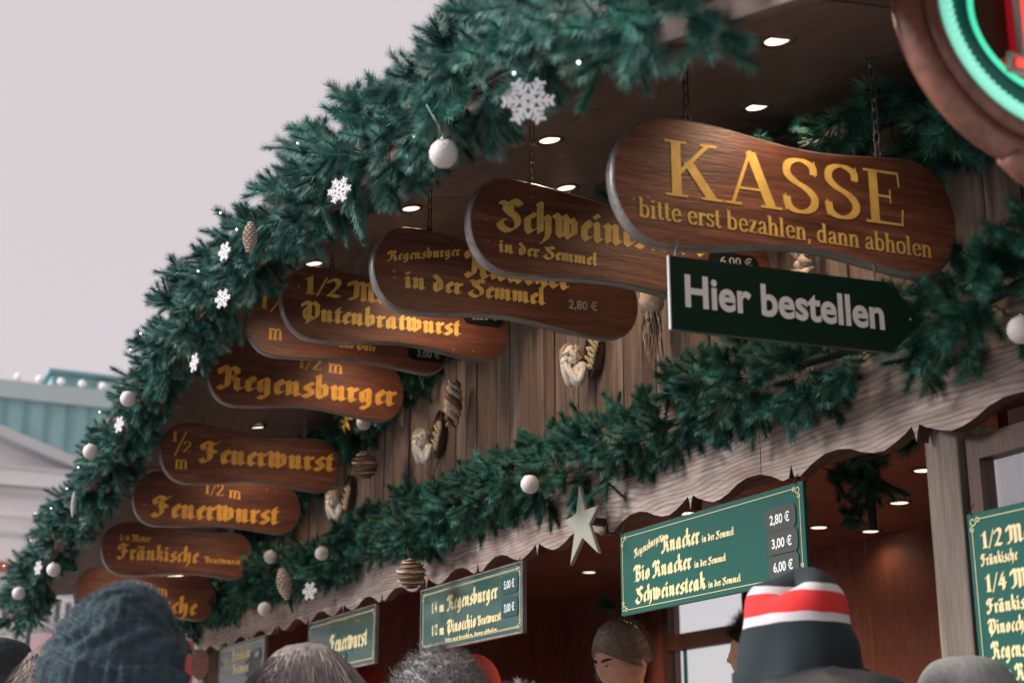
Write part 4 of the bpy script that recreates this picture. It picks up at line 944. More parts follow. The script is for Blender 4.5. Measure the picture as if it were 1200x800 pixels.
def twist(x, y, z, h, label):
    t = thing('twisted_ornament', label, 'ornament', (x, y, z), (0, R(6), 0))
    for k in range(3):
        pts = [(.020 * math.sin(math.pi * (.15 + .8 * i / 24)) * math.cos(i * .55 + k * 2.1), .020 * math.sin(i * .55 + k * 2.1), h * (.5 - i / 24)) for i in range(25)]
        MB().tube(pts, [.004 + .011 * math.sin(math.pi * i / 24) for i in range(25)], 7).build('strand', M['conew'] if k else M['bstripe'], t, True)
    return t
twist(-4.83, -.06, 3.0, .17, 'twisted pale ornament hanging on the planks above the second cherub')
# bundle of twigs right of the Knacker sign
t = thing('twig_bundle', 'bundle of frosted twigs and a cone hanging upside down on the planks', 'ornament', (-3.44, -.07, 2.98))
rn = random.Random(5)
MB().sphere((0, 0, 0), (.042, .035, .05), 14, 10, lambda d: 1 + .12 * noise.noise(d * 4)).build('wrap', M['conew'], t, True)
for i in range(34):
    a = rn.uniform(0, 6.28); l = rn.uniform(.08, .17)
    p = [(0.02 * math.cos(a), .015 * math.sin(a), -.02)]
    for j in range(4): p.append((p[-1][0] + rn.uniform(-.010, .014), p[-1][1] + rn.uniform(-.008, .004), p[-1][2] - l / 4))
    MB().tube(p, [.0028, .0022, .0018, .0014, .0008], 5).build('twig', M['conew'] if i % 3 else M['twig'], t)
t = thing('twig_bundle', 'pale braided bundle half hidden behind the KASSE board', 'ornament', (-2.74, -.08, 2.90))
for k in range(3):
    pts = [(.018 * math.cos(i * .8 + k * 2.1), .012 * math.sin(i * 1.6 + k * 2.1) , .07 - i * .007) for i in range(22)]
    MB().tube(pts, .011, 7).build('strand', M['conew'], t, True)
t = thing('twig', 'thin bare twigs sticking up from the fascia garland under the second cherub', 'twig', (-4.97, -.08, 2.74))
for pp in ([(0, 0, -.05), (-.01, 0, .05), (.0, 0, .13)], [(0, 0, 0), (.05, 0, .06), (.06, 0, .09)], [(0, 0, 0), (-.06, 0, .05)]):
    MB().tube(pp, .0022, 5).build('stem', M['twig'], t)
t = thing('bow', 'gold foil bow in the dark garland below the Regensburger sign', 'ornament', (-5.66, -.16, 3.10))
for k in range(6):
    a = k * 1.05; MB().tube([(0, 0, 0), (.035 * math.cos(a), -.01, .03 * math.sin(a) + .012), (.06 * math.cos(a), 0, .045 * math.sin(a))], [.004, .010, .003], 6).build('loop', M['yellow'], t, True)
t = thing('bow', 'gold star tip peeping out right of the 1/4 Meter sign', 'ornament', (-7.02, -.16, 2.73))
for k in range(5):
    a = k * 1.2566; MB().tube([(0, 0, 0), (.03 * math.cos(a), 0, .03 * math.sin(a)), (.05 * math.cos(a), 0, .05 * math.sin(a))], [.01, .006, .001], 6).build('ray', M['yellow'], t, True)
# wooden star
t = thing('wooden_star', 'big pale five pointed wooden star fixed to the fascia', 'ornament', (-3.748, -.13, 2.390), (0, 0, R(5)))
pts = []
for k in range(10):
    a = R(90 - 36 * k + 6); r_ = (.115, .042, .10, .042, .13, .042, .13, .042, .10, .042)[k]; pts.append((r_ * math.cos(a) * .95, r_ * math.sin(a)))
o = MB().prism(pts[::-1], -.006, .008).build('star', M['star'], t); bevel(o, .002, 1)
MB().box((-.012, .008, .0), (.012, .075, .02)).build('peg', M['fedge'], t)
# cherubs
def cherub(x, z, label, sc=1.):
    t = thing('cherub', label, 'ornament', (x, -.022, z), None, 'plaster cherub heads on the plank wall')
    t.scale = (sc, sc, sc)
    rm = Matrix.Rotation(R(30), 3, 'Z') @ Matrix.Rotation(R(16), 3, 'X'); hc = Vector((-.006, -.046, .016))
    def fp(px, py, pz): return tuple(hc + rm @ Vector((px, py, pz)))
    mb = MB()
    mb.sphere(hc, (.030, .031, .034), 28, 20, lambda d: 1 - .10 * max(0, -d.z) ** 2)
    for c, r in (((0, -.033, -.004), (.0050, .0055, .0085)), ((0, -.036, -.010), (.0062, .005, .0042)), ((-.013, -.025, -.013), .0115), ((.013, -.025, -.013), .0115), ((0, -.029, -.024), (.009, .008, .008)),
                 ((0, -.030, .012), (.021, .006, .006)), ((0, -.0335, -.0175), (.0075, .004, .0022)), ((0, -.0325, -.0215), (.006, .004, .0020))):
        mb.sphere(fp(*c), r, 12, 8)
    mb.sphere((.0, -.028, -.046), (.030, .026, .040), 20, 14, lambda d: 1 - .12 * max(0, -d.z))
    mb.sphere((.028, -.026, -.026), (.017, .017, .019), 14, 10); mb.sphere((-.026, -.026, -.030), (.013, .015, .017), 14, 10)
    for pts in ([(.034, -.026, -.030), (.028, -.040, -.070), (.010, -.058, -.040), (.002, -.066, -.012)], [(-.030, -.026, -.034), (-.024, -.042, -.070), (-.016, -.062, -.040), (-.012, -.070, -.014)]):
        mb.tube(smooth3(pts), .0105, 10)
    for hx in (.002, -.014):
        for k in range(4): mb.tube([(hx + .005 * k - .007, -.070, -.014), (hx + .0045 * k - .007, -.074, -.004), (hx + .004 * k - .006, -.070, .004)], [.0035, .003, .002], 6)
    mb.build('bust', M['cherub'], t, True)
    em = MB()
    for sx in (-1, 1):
        em.sphere(fp(sx * .0105, -.0295, .003), (.0058, .0032, .0022), 10, 6)
    em.sphere(fp(0, -.0352, -.0195), (.005, .003, .0010), 8, 6); em.build('eyelid', M['cline'], t, True)
    hb = MB(); rn = random.Random(int(x * 100))
    for i in range(150):
        d = Vector((rn.gauss(0, 1), rn.uniform(-.75, 1.2), rn.uniform(-.55, 1.3))).normalized()
        if d.y < -.35 and d.z < .52: continue
        if d.z < -.1 and abs(d.x) < .45 and d.y < .3: continue
        c = fp(d.x * .032, d.y * .033, d.z * .036)
        a = rn.uniform(0, 3); q = [tuple(Vector(c) + rm @ Vector((.006 * math.cos(a + k * 1.1), .003 * math.sin(k * 1.3), .006 * math.sin(a + k * 1.1) - .003 * k)) ) for k in range(5)]
        hb.tube(q, [.0022, .0040, .0042, .0036, .0018], 6)
    hb.build('hair', M['cgold'], t, True)
    wm = MB(); wm.prism([(.020, -.012), (.040, .040), (.078, .102), (.090, .104), (.098, .060), (.094, .005), (.076, -.040), (.046, -.064)][::-1], -.008, .012)
    w = wm.build('wing', M['wingd'], t)
    link('wing_arm', MB().tube(smooth3([(.022, -.012, -.020), (.036, -.016, .040), (.074, -.014, .098), (.088, -.012, .102)]), .0068, 8).mesh('wing_arm', True), M['wingd'], w)
    for r_, (n, l0) in enumerate(((7, .030), (6, .026), (4, .020))):
        for i in range(n):
            f = i / n; bx, bz = .036 + .044 * f, -.020 + .098 * f; bx += .012 * (2 - r_) * .9
            fm = MB(); l = l0 + .012 * f; fm.tube([(bx - .012, -.013 - .003 * r_, bz + .004), (bx + l * .25, -.017 - .003 * r_, bz - l * .28), (bx + l * .35, -.012 - .002 * r_, bz - l * .75)], [.004, .0062, .0022], 6)
            link('feather', fm.mesh('feather', True), M['wing'], w)
    return t
def smooth3(p, k=4):
    out = []; q = [p[0]] + list(p) + [p[-1]]
    for i in range(1, len(q) - 2):
        for j in range(k):
            t = j / k; a, b, c, d = [np.array(z, float) for z in q[i - 1:i + 3]]
            out.append(tuple(.5 * ((2 * b) + (-a + c) * t + (2 * a - 5 * b + 4 * c - d) * t * t + (-a + 3 * b - 3 * c + d) * t ** 3)))
    out.append(p[-1]); return out
M['cline'] = plain('brown feature lines', (.22, .15, .11), .6)  # darker brown lines at the eyes and mouth
cherub(-3.915, 2.925, 'winged plaster cherub head on the planks, nearest and sharpest of three')
cherub(-5.10, 2.910, 'winged plaster cherub head below the twisted ornament, middle one of three')
cherub(-6.06, 2.845, 'blurred winged plaster cherub head at the right end of the Feuerwurst sign')

# ------------------------------------------------------------------ oval illuminated sign (top right)
t = thing('oval_sign', 'large oval wooden sign with green light tubes and a red lit letter', 'sign', (-1.4, -.694, 2.688), (0, 0, R(90)))
def oval(a, b, n=72, lobe=0.):
    out = []
    for i in range(n):
        q = 2 * math.pi * i / n; k = 1 + lobe * max(0, math.cos(2 * (q + math.pi / 2))) ** 14
        out.append((a * math.cos(q) * (1 if lobe == 0 else 1), b * math.sin(q) * k))
    return out
def ring(a, b, w, y, rr, mat, name, smooth=True, lobe=0.):
    mb = MB(); mb.tube([(p[0], y, p[1]) for p in oval(a, b, lobe=lobe)], rr, 10, True); return mb.build(name, mat, t, smooth)
A, B = .214, .196
mb = MB(); mb.prism(oval(A - .03, B - .03)[::-1], .0, .03); mb.build('board', M['neonboard'], t)
ring(A, B, 0, .01, .020, M['moulding'], 'outer_moulding'); ring(A - .029, B - .029, 0, -.002, .014, M['moulding'], 'inner_moulding')
ring(A - .050, B - .050, 0, -.010, .0085, M['paleneon'], 'light_tube')
ring(A - .080, B - .080, 0, -.004, .012, M['tealring'], 'teal_ring')
ring(A - .094, B - .094, 0, -.010, .0055, M['greenneon'], 'light_tube')
mb = MB()
for i in range(90):
    p = oval(A - .050, B - .050, 90)[i]; mb.sphere((p[0], -.018, p[1]), .0055, 6, 5)
mb.build('bulb_row', M['paleneon'], t, True)
for sx in (-.055,):
    mb = MB(); mb.tube([(-.055 + .11 * i / 14, .01, -B - .002 - .026 * math.sin(math.pi * i / 14)) for i in range(15)], .019, 10); mb.build('bottom_lobe', M['moulding'], t, True)
    mb = MB(); mb.tube([(-.035 + .08 * i / 14, -.012, -B + .052 - .024 * math.sin(math.pi * i / 14)) for i in range(15)], .009, 8); mb.build('lobe_tube', M['paleneon'], t, True)
# letter B: tray, rim and lit face (stem with slab serifs and two bowls)
def lp(x, z): return (x, z)
B_out = [(-.068, -.088), (-.068, -.066), (-.044, -.066), (-.044, .066), (-.068, .066), (-.068, .088), (.035, .088), (.060, .066), (.060, .025), (.040, .006), (.066, -.014), (.066, -.062), (.036, -.088)]
mb = MB(); mb.prism(B_out[::-1], -.022, -.002); mb.build('letter_tray', M['redback'], t)
mb = MB(); mb.tube([(x_, -.023, z_) for x_, z_ in B_out], .0055, 8, True); mb.build('letter_rim', M['letterrim'], t, True)
mb = MB(); mb.tube([(-.026, -.026, -.065), (-.026, -.026, .065)], .011, 8); mb.tube([(-.056, -.026, -.077), (.030, -.026, -.077), (.050, -.026, -.055), (.050, -.026, -.018), (.030, -.026, .0), (-.02, -.026, .0)], .007, 8)
mb.tube([(-.056, -.026, .077), (.028, -.026, .077), (.046, -.026, .062), (.046, -.026, .03), (.03, -.026, .01)], .007, 8); mb.build('letter_light', M['redneon'], t, True)
chain(t, -.1, .02, B - .02, soff(-1.4, -.8) - 2.665, M['steel']); chain(t, .1, .02, B - .02, soff(-1.4, -.6) - 2.665, M['steel'])
# small round board riding on the outer garland at the top edge
t = thing('round_board', 'rounded wooden board edge resting on the garland at the top edge of the picture', 'sign', (-1.58, -1.14, 2.88), (0, 0, R(60)))
mb = MB(); mb.prism([(.14 * math.cos(a), .11 * math.sin(a)) for a in [2 * math.pi * i / 40 for i in range(40)]][::-1], 0, .03); o = mb.build('board', M['sign'], t); bevel(o, .008, 3)
mb = MB(); mb.tube([(.14 * math.cos(a), .0, .11 * math.sin(a)) for a in [2 * math.pi * i / 40 for i in range(40)]], .010, 8, True); mb.build('rim', M['edge'], t, True)

# ------------------------------------------------------------------ people
def skin_mesh(chains, voxel, extra=None, disp=0.):
    """chains: (start_index or None, [(co, r)...]) -> remeshed continuous surface"""
    V = []; E = []; RR = []
    for st, pts in chains:
        prev = st
        for co, r in pts:
            V.append(co); RR.append(r); i = len(V) - 1
            if prev is not None: E.append((prev, i))
            prev = i
    me = bpy.data.meshes.new('sk'); me.from_pydata([tuple(v) for v in V], E, []); me.update()
    o = bpy.data.objects.new('sk', me); COL.objects.link(o)
    sk = o.modifiers.new('s', 'SKIN'); ld = me.skin_vertices[0].data
    for i, r in enumerate(RR):
        ld[i].radius = r if isinstance(r, tuple) else (r, r)
    ld[0].use_root = True
    sb = o.modifiers.new('b', 'SUBSURF'); sb.levels = 1
    dg = bpy.context.evaluated_depsgraph_get(); m1 = bpy.data.meshes.new_from_object(o.evaluated_get(dg), depsgraph=dg)
    bpy.data.objects.remove(o)
    if extra:
        bm = bmesh.new(); bm.from_mesh(m1)
        em = extra.mesh('e'); bm.from_mesh(em); bm.to_mesh(m1); bm.free()
    o = bpy.data.objects.new('sk', m1); COL.objects.link(o)
    rm = o.modifiers.new('r', 'REMESH'); rm.mode = 'VOXEL'; rm.voxel_size = voxel; rm.use_smooth_shade = True
    sm = o.modifiers.new('m', 'SMOOTH'); sm.iterations = 2; sm.factor = .5
    dg = bpy.context.evaluated_depsgraph_get(); m2 = bpy.data.meshes.new_from_object(o.evaluated_get(dg), depsgraph=dg)
    bpy.data.objects.remove(o)
    if disp:
        for v in m2.vertices:
            v.co += v.normal * disp * noise.noise(v.co * 9)
    m2.polygons.foreach_set('use_smooth', [True] * len(m2.polygons))
    return m2
def head_mb(tilt=0., scale=1.):
    def f(d):
        x, y, z = d; k = 1.
        fr = y < 0
        if fr:
            k += .16 * math.exp(-(x * x) / .006 - ((z + .12) ** 2) / .022) + .05 * math.exp(-(x * x) / .004 - ((z + .22) ** 2) / .004)   # nose
            for s in (-1, 1): k -= .07 * math.exp(-((x - s * .33) ** 2) / .018 - ((z - .05) ** 2) / .008)                                # eye sockets
            k += .035 * math.exp(-((abs(x) - .3) ** 2) / .04 - ((z - .2) ** 2) / .006)                                                    # brow
            k += .04 * math.exp(-(x * x) / .03 - ((z + .46) ** 2) / .004) - .03 * math.exp(-(x * x) / .03 - ((z + .55) ** 2) / .002) + .04 * math.exp(-(x * x) / .03 - ((z + .61) ** 2) / .003)
            k += .08 * math.exp(-(x * x) / .05 - ((z + .85) ** 2) / .02)                                                                  # chin
        return k
    mb = MB(); mb.sphere((0, 0, 0), (.076, .096, .120), 56, 44, f)
    for i, v in enumerate(mb.v):
        x, y, z = v
        if z < -.02:
            q = min(1, (-.02 - z) / .10); x *= 1 - .26 * q; 
            if y > 0: y *= 1 - .35 * q
        mb.v[i] = (x, y, z)
    for s in (-1, 1):
        mb.sphere((s * .078, .012, -.012), (.010, .020, .031), 12, 10); 
    m = Matrix.Rotation(tilt, 4, 'X')
    mb.v = [tuple(m @ Vector(v) * scale) for v in mb.v]
    return mb
def hand(w, d, side, root_r=.018):
    """five finger chains from the wrist point"""
    w = Vector(w); d = Vector(d).normalized(); s = Vector((side, 0, 0)); fw = Vector((0, -1, 0))
    palm = w + d * .05; ch = []
    for k, (l, off) in enumerate(((.070, -.026), (.080, -.009), (.074, .009), (.058, .025))):
        b = palm + fw * -off + d * .03; ch.append([(b, .0095), (b + d * l * .5 - s * .008, .0085), (b + d * l * .9 - s * .022, .0065)])
    tb = w + d * .03 + fw * .03; ch.append([(tb, .011), (tb + d * .03 + fw * .018, .010), (tb + d * .055 + fw * .020 - s * .008, .0075)])
    return palm, ch
def body_meshes(pose='stand', headtilt=0., hfwd=0.):
    # local frame: origin on the ground, facing -y, head centre at 1.70
    H = 1.70
    ch = [(None, [((0, .0, .95), (.15, .105)), ((0, .0, 1.10), (.13, .10)), ((0, .01, 1.28), (.155, .11)), ((0, .01, 1.42), (.15, .09)), ((0, .01, 1.50), (.075, .065)), ((0, .0, 1.56), (.056, .056)), ((0, -hfwd * .5, 1.63), (.055, .058)), ((0, -hfwd, 1.68), (.06, .07))])]
    cl = [(None, [((0, 0, .92), (.175, .13)), ((0, 0, 1.10), (.165, .13)), ((0, .01, 1.28), (.185, .14)), ((0, .01, 1.42), (.175, .115)), ((0, .015, 1.50), (.095, .085))])]
    idx = 8; arms = []; cidx = 5
    for s in (-1, 1):
        if pose == 'stand': sh, el, wr = (s * .19, .01, 1.42), (s * .24, .02, 1.13), (s * .235, -.05, .88)
        else: sh, el, wr = (s * .19, .0, 1.42), (s * .25, -.06, 1.15), (s * .16, -.32, 1.10)
        ch.append((3, [(sh, .055), (el, .042), (wr, .027)])); wi = idx + 2; idx += 3
        d = (Vector(wr) - Vector(el)); palm, fs = hand(wr, d, s)
        ch.append((wi, [(palm, (.018, .036)), (palm + d.normalized() * .03, (.016, .036))])); pi = idx; idx += 2
        for f in fs: ch.append((pi, f)); idx += 3
        cl.append((3, [(sh, .082), (el, .066), (Vector(el).lerp(Vector(wr), .93), .050)])); cidx += 3
    legs = []
    for s in (-1, 1):
        pts = [((s * .095, 0, .86), .085), ((s * .105, -.01, .50), .058), ((s * .105, .02, .10), .040), ((s * .115, -.08, .04), .038), ((s * .12, -.16, .03), .03)]
        ch.append((0, pts)); idx += 5
    body = skin_mesh(ch, .009, head_mb_at(headtilt, (0, -hfwd, H)))
    jacket = skin_mesh(cl, .016, None, .010)
    tr = skin_mesh([(None, [((0, 0, .96), (.165, .125)), ((0, 0, .88), (.16, .12))]), (1, [((-.10, 0, .80), .105), ((-.108, -.01, .50), .080), ((-.108, .02, .13), .070)]), (1, [((.10, 0, .80), .105), ((.108, -.01, .50), .080), ((.108, .02, .13), .070)])], .016, None, .008)
    sm = MB()
    for s in (-1, 1): sm.sphere((s * .115, -.07, .045), (.050, .14, .045), 16, 10, lambda d: 1 if d.z > -.4 else .93)
    return body, jacket, tr, sm.mesh('shoes', True)
def head_mb_at(tilt, c):
    mb = head_mb(tilt); mb.v = [(v[0] + c[0], v[1] + c[1], v[2] + c[2]) for v in mb.v]; return mb
BM = body_meshes('stand'); BS = body_meshes('serve', R(22), .05)
def person(label, x, y, hz, yaw, jacket, meshes=None, group=None, gz=.12):
    s = (hz - gz) / 1.70
    t = thing('person', label, 'person', (x, y, gz), (0, 0, R(yaw)), group); t.scale = (s, s, s)
    for me, nm, mt in zip(meshes or BM, ('body', 'jacket', 'trousers', 'shoes'), ('skin', jacket, 'trous', 'shoe')):
        if not me.materials: me.materials.append(M[mt])
        o = bpy.data.objects.new(nm, me); COL.objects.link(o); o.parent = t
        o.material_slots[0].link = 'OBJECT'; o.material_slots[0].material = M[mt]
    return t
def beanie(parent, mats, rx=.118, ry=.125, h=.20, brim=.065, z0=1.68, rib=0., lean=(0, 0), tilt=(0, 0), top=None, stripes=None, cable=0., prof=.55, noise_a=.004, nu=96, tube=False):
    mb = MB(); nv = 46; V = []
    for i in range(nv + 1):
        t = i / nv
        if t < .30:
            z = brim * (t / .30); r = 1.055 + .03 * math.sin(math.pi * t / .30)
        else:
            q = (t - .30) / .70; z = brim + (h - brim) * math.sin(q * math.pi / 2) ** .95; r = (math.cos(q * math.pi / 2)) ** prof if q < 1 else 0
            if tube:
                if q < .65: z = brim + (h - .068 - brim) * q / .65; r = 1 - .13 * q / .65
                else: u_ = (q - .65) / .35; z = h - .068 + .068 * math.sin(u_ * math.pi / 2); r = .87 * max(0, math.cos(u_ * math.pi / 2)) ** .8
            r = r * .985
        for j in range(nu):
            a = 2 * math.pi * j / nu; k = 1.
            if rib: k += rib * (abs(math.sin(a * 15)) - .5) * (1 if t < .30 else .5)
            if cable and t >= .30: k += cable * math.sin(a * 9 + 3 * math.sin(t * 22)) * math.sin(math.pi * min(1, q + .1))
            x, y = rx * r * k * math.cos(a), ry * r * k * math.sin(a); zz = z
            if top: zz += top(a, t)
            nn = noise.noise(Vector((x * 14, y * 14, zz * 14 + rx * 50))) * noise_a * 2
            x += x / (rx + 1e-6) * nn; y += y / (ry + 1e-6) * nn; zz += nn * .7
            x += lean[0] * t * t; y += lean[1] * t * t
            V.append((x, y, zz))
    m = Matrix.Rotation(tilt[0], 4, 'X') @ Matrix.Rotation(tilt[1], 4, 'Y')
    V = [tuple(m @ Vector(v) + Vector((0, 0, z0))) for v in V]
    k = 0; mb.v = V
    for i in range(nv):
        for j in range(nu):
            mb.f.append((i * nu + j, i * nu + (j + 1) % nu, (i + 1) * nu + (j + 1) % nu, (i + 1) * nu + j))
            mb.mi.append(stripes(i / nv, 2 * math.pi * j / nu) if stripes else 0)
    return mb.build('beanie', mats, parent, True), V
def strands(parent, base_pts, n, L, w, mat, name, flow=None, curl=0., seed=0, center=(0, 0, 1.7), segs=4):
    rnd = random.Random(seed); V = []; F = []; C = Vector(center)
    for i in range(n):
        p = Vector(rnd.choice(base_pts)); out = (p - C).normalized()
        d = out.copy() if flow is None else (flow(p, rnd) + out * .25).normalized()
        d = (d + Vector((rnd.gauss(0, .35), rnd.gauss(0, .35), rnd.gauss(0, .35))) * (1 if flow is None else .3)).normalized()
        side = d.cross(Vector((rnd.random(), rnd.random(), rnd.random()))).normalized() * w / 2; l = L * rnd.uniform(.6, 1.2) / segs
        k = len(V)
        for s in range(segs + 1):
            q = 1 - .8 * s / segs; V += [tuple(p - side * q), tuple(p + side * q)]
            p = p + d * l
            if flow: d = (d + flow(p, rnd) * .4 + (C - p).normalized() * .05).normalized()
            if curl: d = (d + Vector((rnd.gauss(0, curl), rnd.gauss(0, curl), rnd.gauss(0, curl)))).normalized()
        for s in range(segs): F.append((k + 2 * s, k + 2 * s + 1, k + 2 * s + 3, k + 2 * s + 2))
    me = bpy.data.meshes.new(name); me.from_pydata(V, [], F); me.update(); return link(name, me, mat, parent)
def hair_cap(parent, mat, r=(.088, .108, .128), c=(0, .008, 1.715), amp=.006, nfreq=12, low=-.25, tilt=0., name='hair', front=.30):
    mb = MB(); nu, nv = 48, 24; pts = []
    m = Matrix.Rotation(tilt, 4, 'X')
    for i in range(nv + 1):
        for j in range(nu):
            a = 2 * math.pi * j / nu; fr = max(0, -math.sin(a))
            zmin = low + (front - low) * fr ** 1.5
            th = math.acos(1 - (1 - zmin) * i / nv); d = Vector((math.sin(th) * math.cos(a), math.sin(th) * math.sin(a), math.cos(th)))
            k = 1 + amp / .1 * noise.noise(d * nfreq)
            pts.append(tuple(m @ Vector((d.x * r[0] * k, d.y * r[1] * k, d.z * r[2] * k)) + Vector(c)))
    mb.add(pts, [(i * nu + j, (i + 1) * nu + j, (i + 1) * nu + (j + 1) % nu, i * nu + (j + 1) % nu) for i in range(nv) for j in range(nu)])
    o = mb.build(name, mat, parent, True); return o, pts
# blue mohair beanie, large in the foreground
p = person('person in a fuzzy blue grey cable knit beanie seen from behind, lower left', -2.785, -1.625, 1.84, -130, 'jnavy')
hb_, V = beanie(p, [M['wool']], .114, .122, .215, .075, 1.655, rib=.085, cable=.065, lean=(.0, .0), tilt=(R(2), R(-4)), prof=.98, noise_a=.010)
strands(hb_, V, 9000, .013, .0007, M['fuzz'], 'fuzz', seed=2, curl=.3, segs=3)
# striped beanie
def st_(t, a):
    w = .02 * math.sin(a * 2 + 1)
    if t < .52 + w: return 0
    if t < .575 + w: return 2
    if t < .74 + w: return 1
    if t < .79 + w * 1.5: return 2
    return 0
p = person('person in a black beanie with red and white stripes and a shiny black hooded jacket', -2.19, -.56, 1.855, -135, 'jblack')
beanie(p, [M['striped']], .110, .120, .232, .078, 1.624, top=lambda a, t: .030 * math.cos(2 * a + .6) * (max(0, t - .72) / .28) ** 1.5 - .012 * max(0, (t - .9) / .1), tilt=(R(-4), R(0)), tube=True, noise_a=.008)
hm = MB()
hm.sphere((0, 0, 0), (.19, .15, .125), 40, 26, lambda d: 1 + .05 * noise.noise(Vector(d) * 3.2) + .03 * noise.noise(Vector(d) * 9))
hm.build('hood', M['jblack'], p, True, (-.07, .13, 1.57))
# light grey beanie bottom right
p = person('person in a light grey knitted beanie at the bottom right corner', -2.15, -.225, 1.765, 160, 'jgrey', gz=.12)
beanie(p, [M['lgrey']], .098, .108, .190, .060, 1.640, rib=.02, prof=.55, noise_a=.004)
# far left dark beanie and the grey-brown head beside it
p = person('person in a dark charcoal knit beanie at the far left edge', -4.93, -1.53, 1.915, 90, 'jgrey')
beanie(p, [M['knit']], .112, .12, .225, .07, 1.66, rib=.03, cable=.015, noise_a=.004)
p = person('person with smooth grey brown hair between the two beanies at lower left', -4.45, -1.46, 1.905, 90, 'jgrey')
ho, hp = hair_cap(p, M['hairbs'], low=-.6, front=-.1); strands(ho, hp, 2500, .05, .0014, M['hairbs'], 'strand', flow=lambda q, r: Vector((q.x * 3, q.y * 3 , -.6)), seed=3)
# ash blond head
p = person('person with sleek ash blond hair in front of the farthest green board', -2.74, -1.27, 1.778, 170, 'jgrey')
ho, hp = hair_cap(p, M['hairg'], r=(.094, .112, .134), low=-.75, front=.15, amp=.003)
strands(ho, hp, 5000, .07, .0016, M['hairg'], 'strand', flow=lambda q, r: Vector((q.x * 8, (q.y) * 5, -.8)), seed=4)
# grey curly head
p = person('person with short curly grey hair below the framed Regensburger board', -3.05, -.86, 1.80, 185, 'jnavy')
ho, hp = hair_cap(p, M['hairc'], r=(.094, .112, .132), low=-.6, front=.1, amp=.012, nfreq=7)
strands(ho, hp, 7000, .030, .0013, M['hairc'], 'strand', curl=.55, seed=5)
# white-haired head, only the crown in the frame
p = person('person of whom only the white hair crown shows, right of the curly grey head', -3.30, -.55, 1.755, 185, 'jgrey')
ho, hp = hair_cap(p, M['hairw'], low=-.6, front=.1, amp=.006); strands(ho, hp, 3000, .03, .0012, M['hairw'], 'strand', curl=.3, seed=6)
# server
p = person('server with short brown hair and beige jacket looking down inside the stall', -4.52, .48, 2.085, 14, 'jbeige', BS, gz=.32)
ho, hp = hair_cap(p, M['hairb'], r=(.0865, .107, .131), c=(0, -.042, 1.705), low=-.22, front=.46, amp=.004, tilt=R(25)); strands(ho, [q for q in hp if q[1] > -.085 and q[2] > 1.70], 3500, .022, .0013, M['hairb'], 'strand', flow=lambda q, r: Vector((q.x * 2, .5, .5)), seed=7, center=(0, -.04, 1.7))
mt_ = Matrix.Rotation(R(22), 4, 'X')
for s in (-1, 1):
    c = mt_ @ Vector((s * .027, -.088, .010)) + Vector((0, -.05, 1.70))
    e = MB().sphere(c, (.0115, .008, .0045), 12, 8).build('eye', M['eye'], p, True)
    MB().sphere(c + Vector((0, -.005, -.001)), (.006, .004, .0042), 10, 8).build('iris', M['iris'], e, True)
    b0 = [mt_ @ Vector((s * (.012 + .010 * i), -.096 + .004 * i * i * .6, .026 + .004 * math.sin(i))) + Vector((0, -.05, 1.70)) for i in range(4)]
    MB().tube(b0, [.004, .0045, .004, .002], 6).build('eyebrow', M['haird'], p, True)
lipc = mt_ @ Vector((0, -.093, -.060)) + Vector((0, -.05, 1.70)); MB().sphere(lipc, (.022, .007, .006), 14, 8).build('lips', M['lip'], p, True)
MB().tube([(.085 * math.cos(a), .01 + .075 * math.sin(a), 1.505 + .02 * math.sin(a)) for a in [2 * math.pi * i / 20 for i in range(20)]], .020, 8, True).build('collar', M['jbeige'], p, True)
# dark haired one beside the striped beanie
p = person('dark haired person inside the stall half hidden by the striped beanie', -4.22, .80, 2.10, -35, 'jgrey', gz=.32)
ho, hp = hair_cap(p, M['haird'], low=-.35, front=.35, amp=.008); strands(ho, hp, 3000, .03, .0013, M['haird'], 'strand', curl=.3, seed=8)
# red caps
def cap(parent):
    mb = MB(); mb.sphere((0, .0, 1.700), (.097, .118, .142), 28, 16); c = mb.build('cap', M['redcap'], parent, True)
    mb = MB(); mb.sphere((0, -.110, 1.715), (.070, .075, .010), 20, 8); link('peak', mb.mesh('peak', True), M['redcap'], c)
for (x, y, hz, lb, gz) in [(-7.1, .50, 2.105, 'stall worker in a red cap under the Feuerwurst board', .32), (-5.80, .48, 2.065, 'stall worker in a red cap right of the curly grey head', .32)]:
    p = person(lb, x, y, hz, 10, 'jred', gz=gz, group='stall workers in red caps'); cap(p)

# ------------------------------------------------------------------ background
def building(name, label, cat, X, parts):
    t = thing(name, label, cat, (X, 4, .12)); off = Vector((X, 4, .12))
    for nm, mt, boxes in parts:
        mb = MB()
        for (x0, y0, z0, x1, y1, z1) in boxes: mb.box((x0 - off.x, y0 - off.y, z0 - off.z), (x1 - off.x, y1 - off.y, z1 - off.z))
        mb.build(nm, M[mt], t)
    return t, off
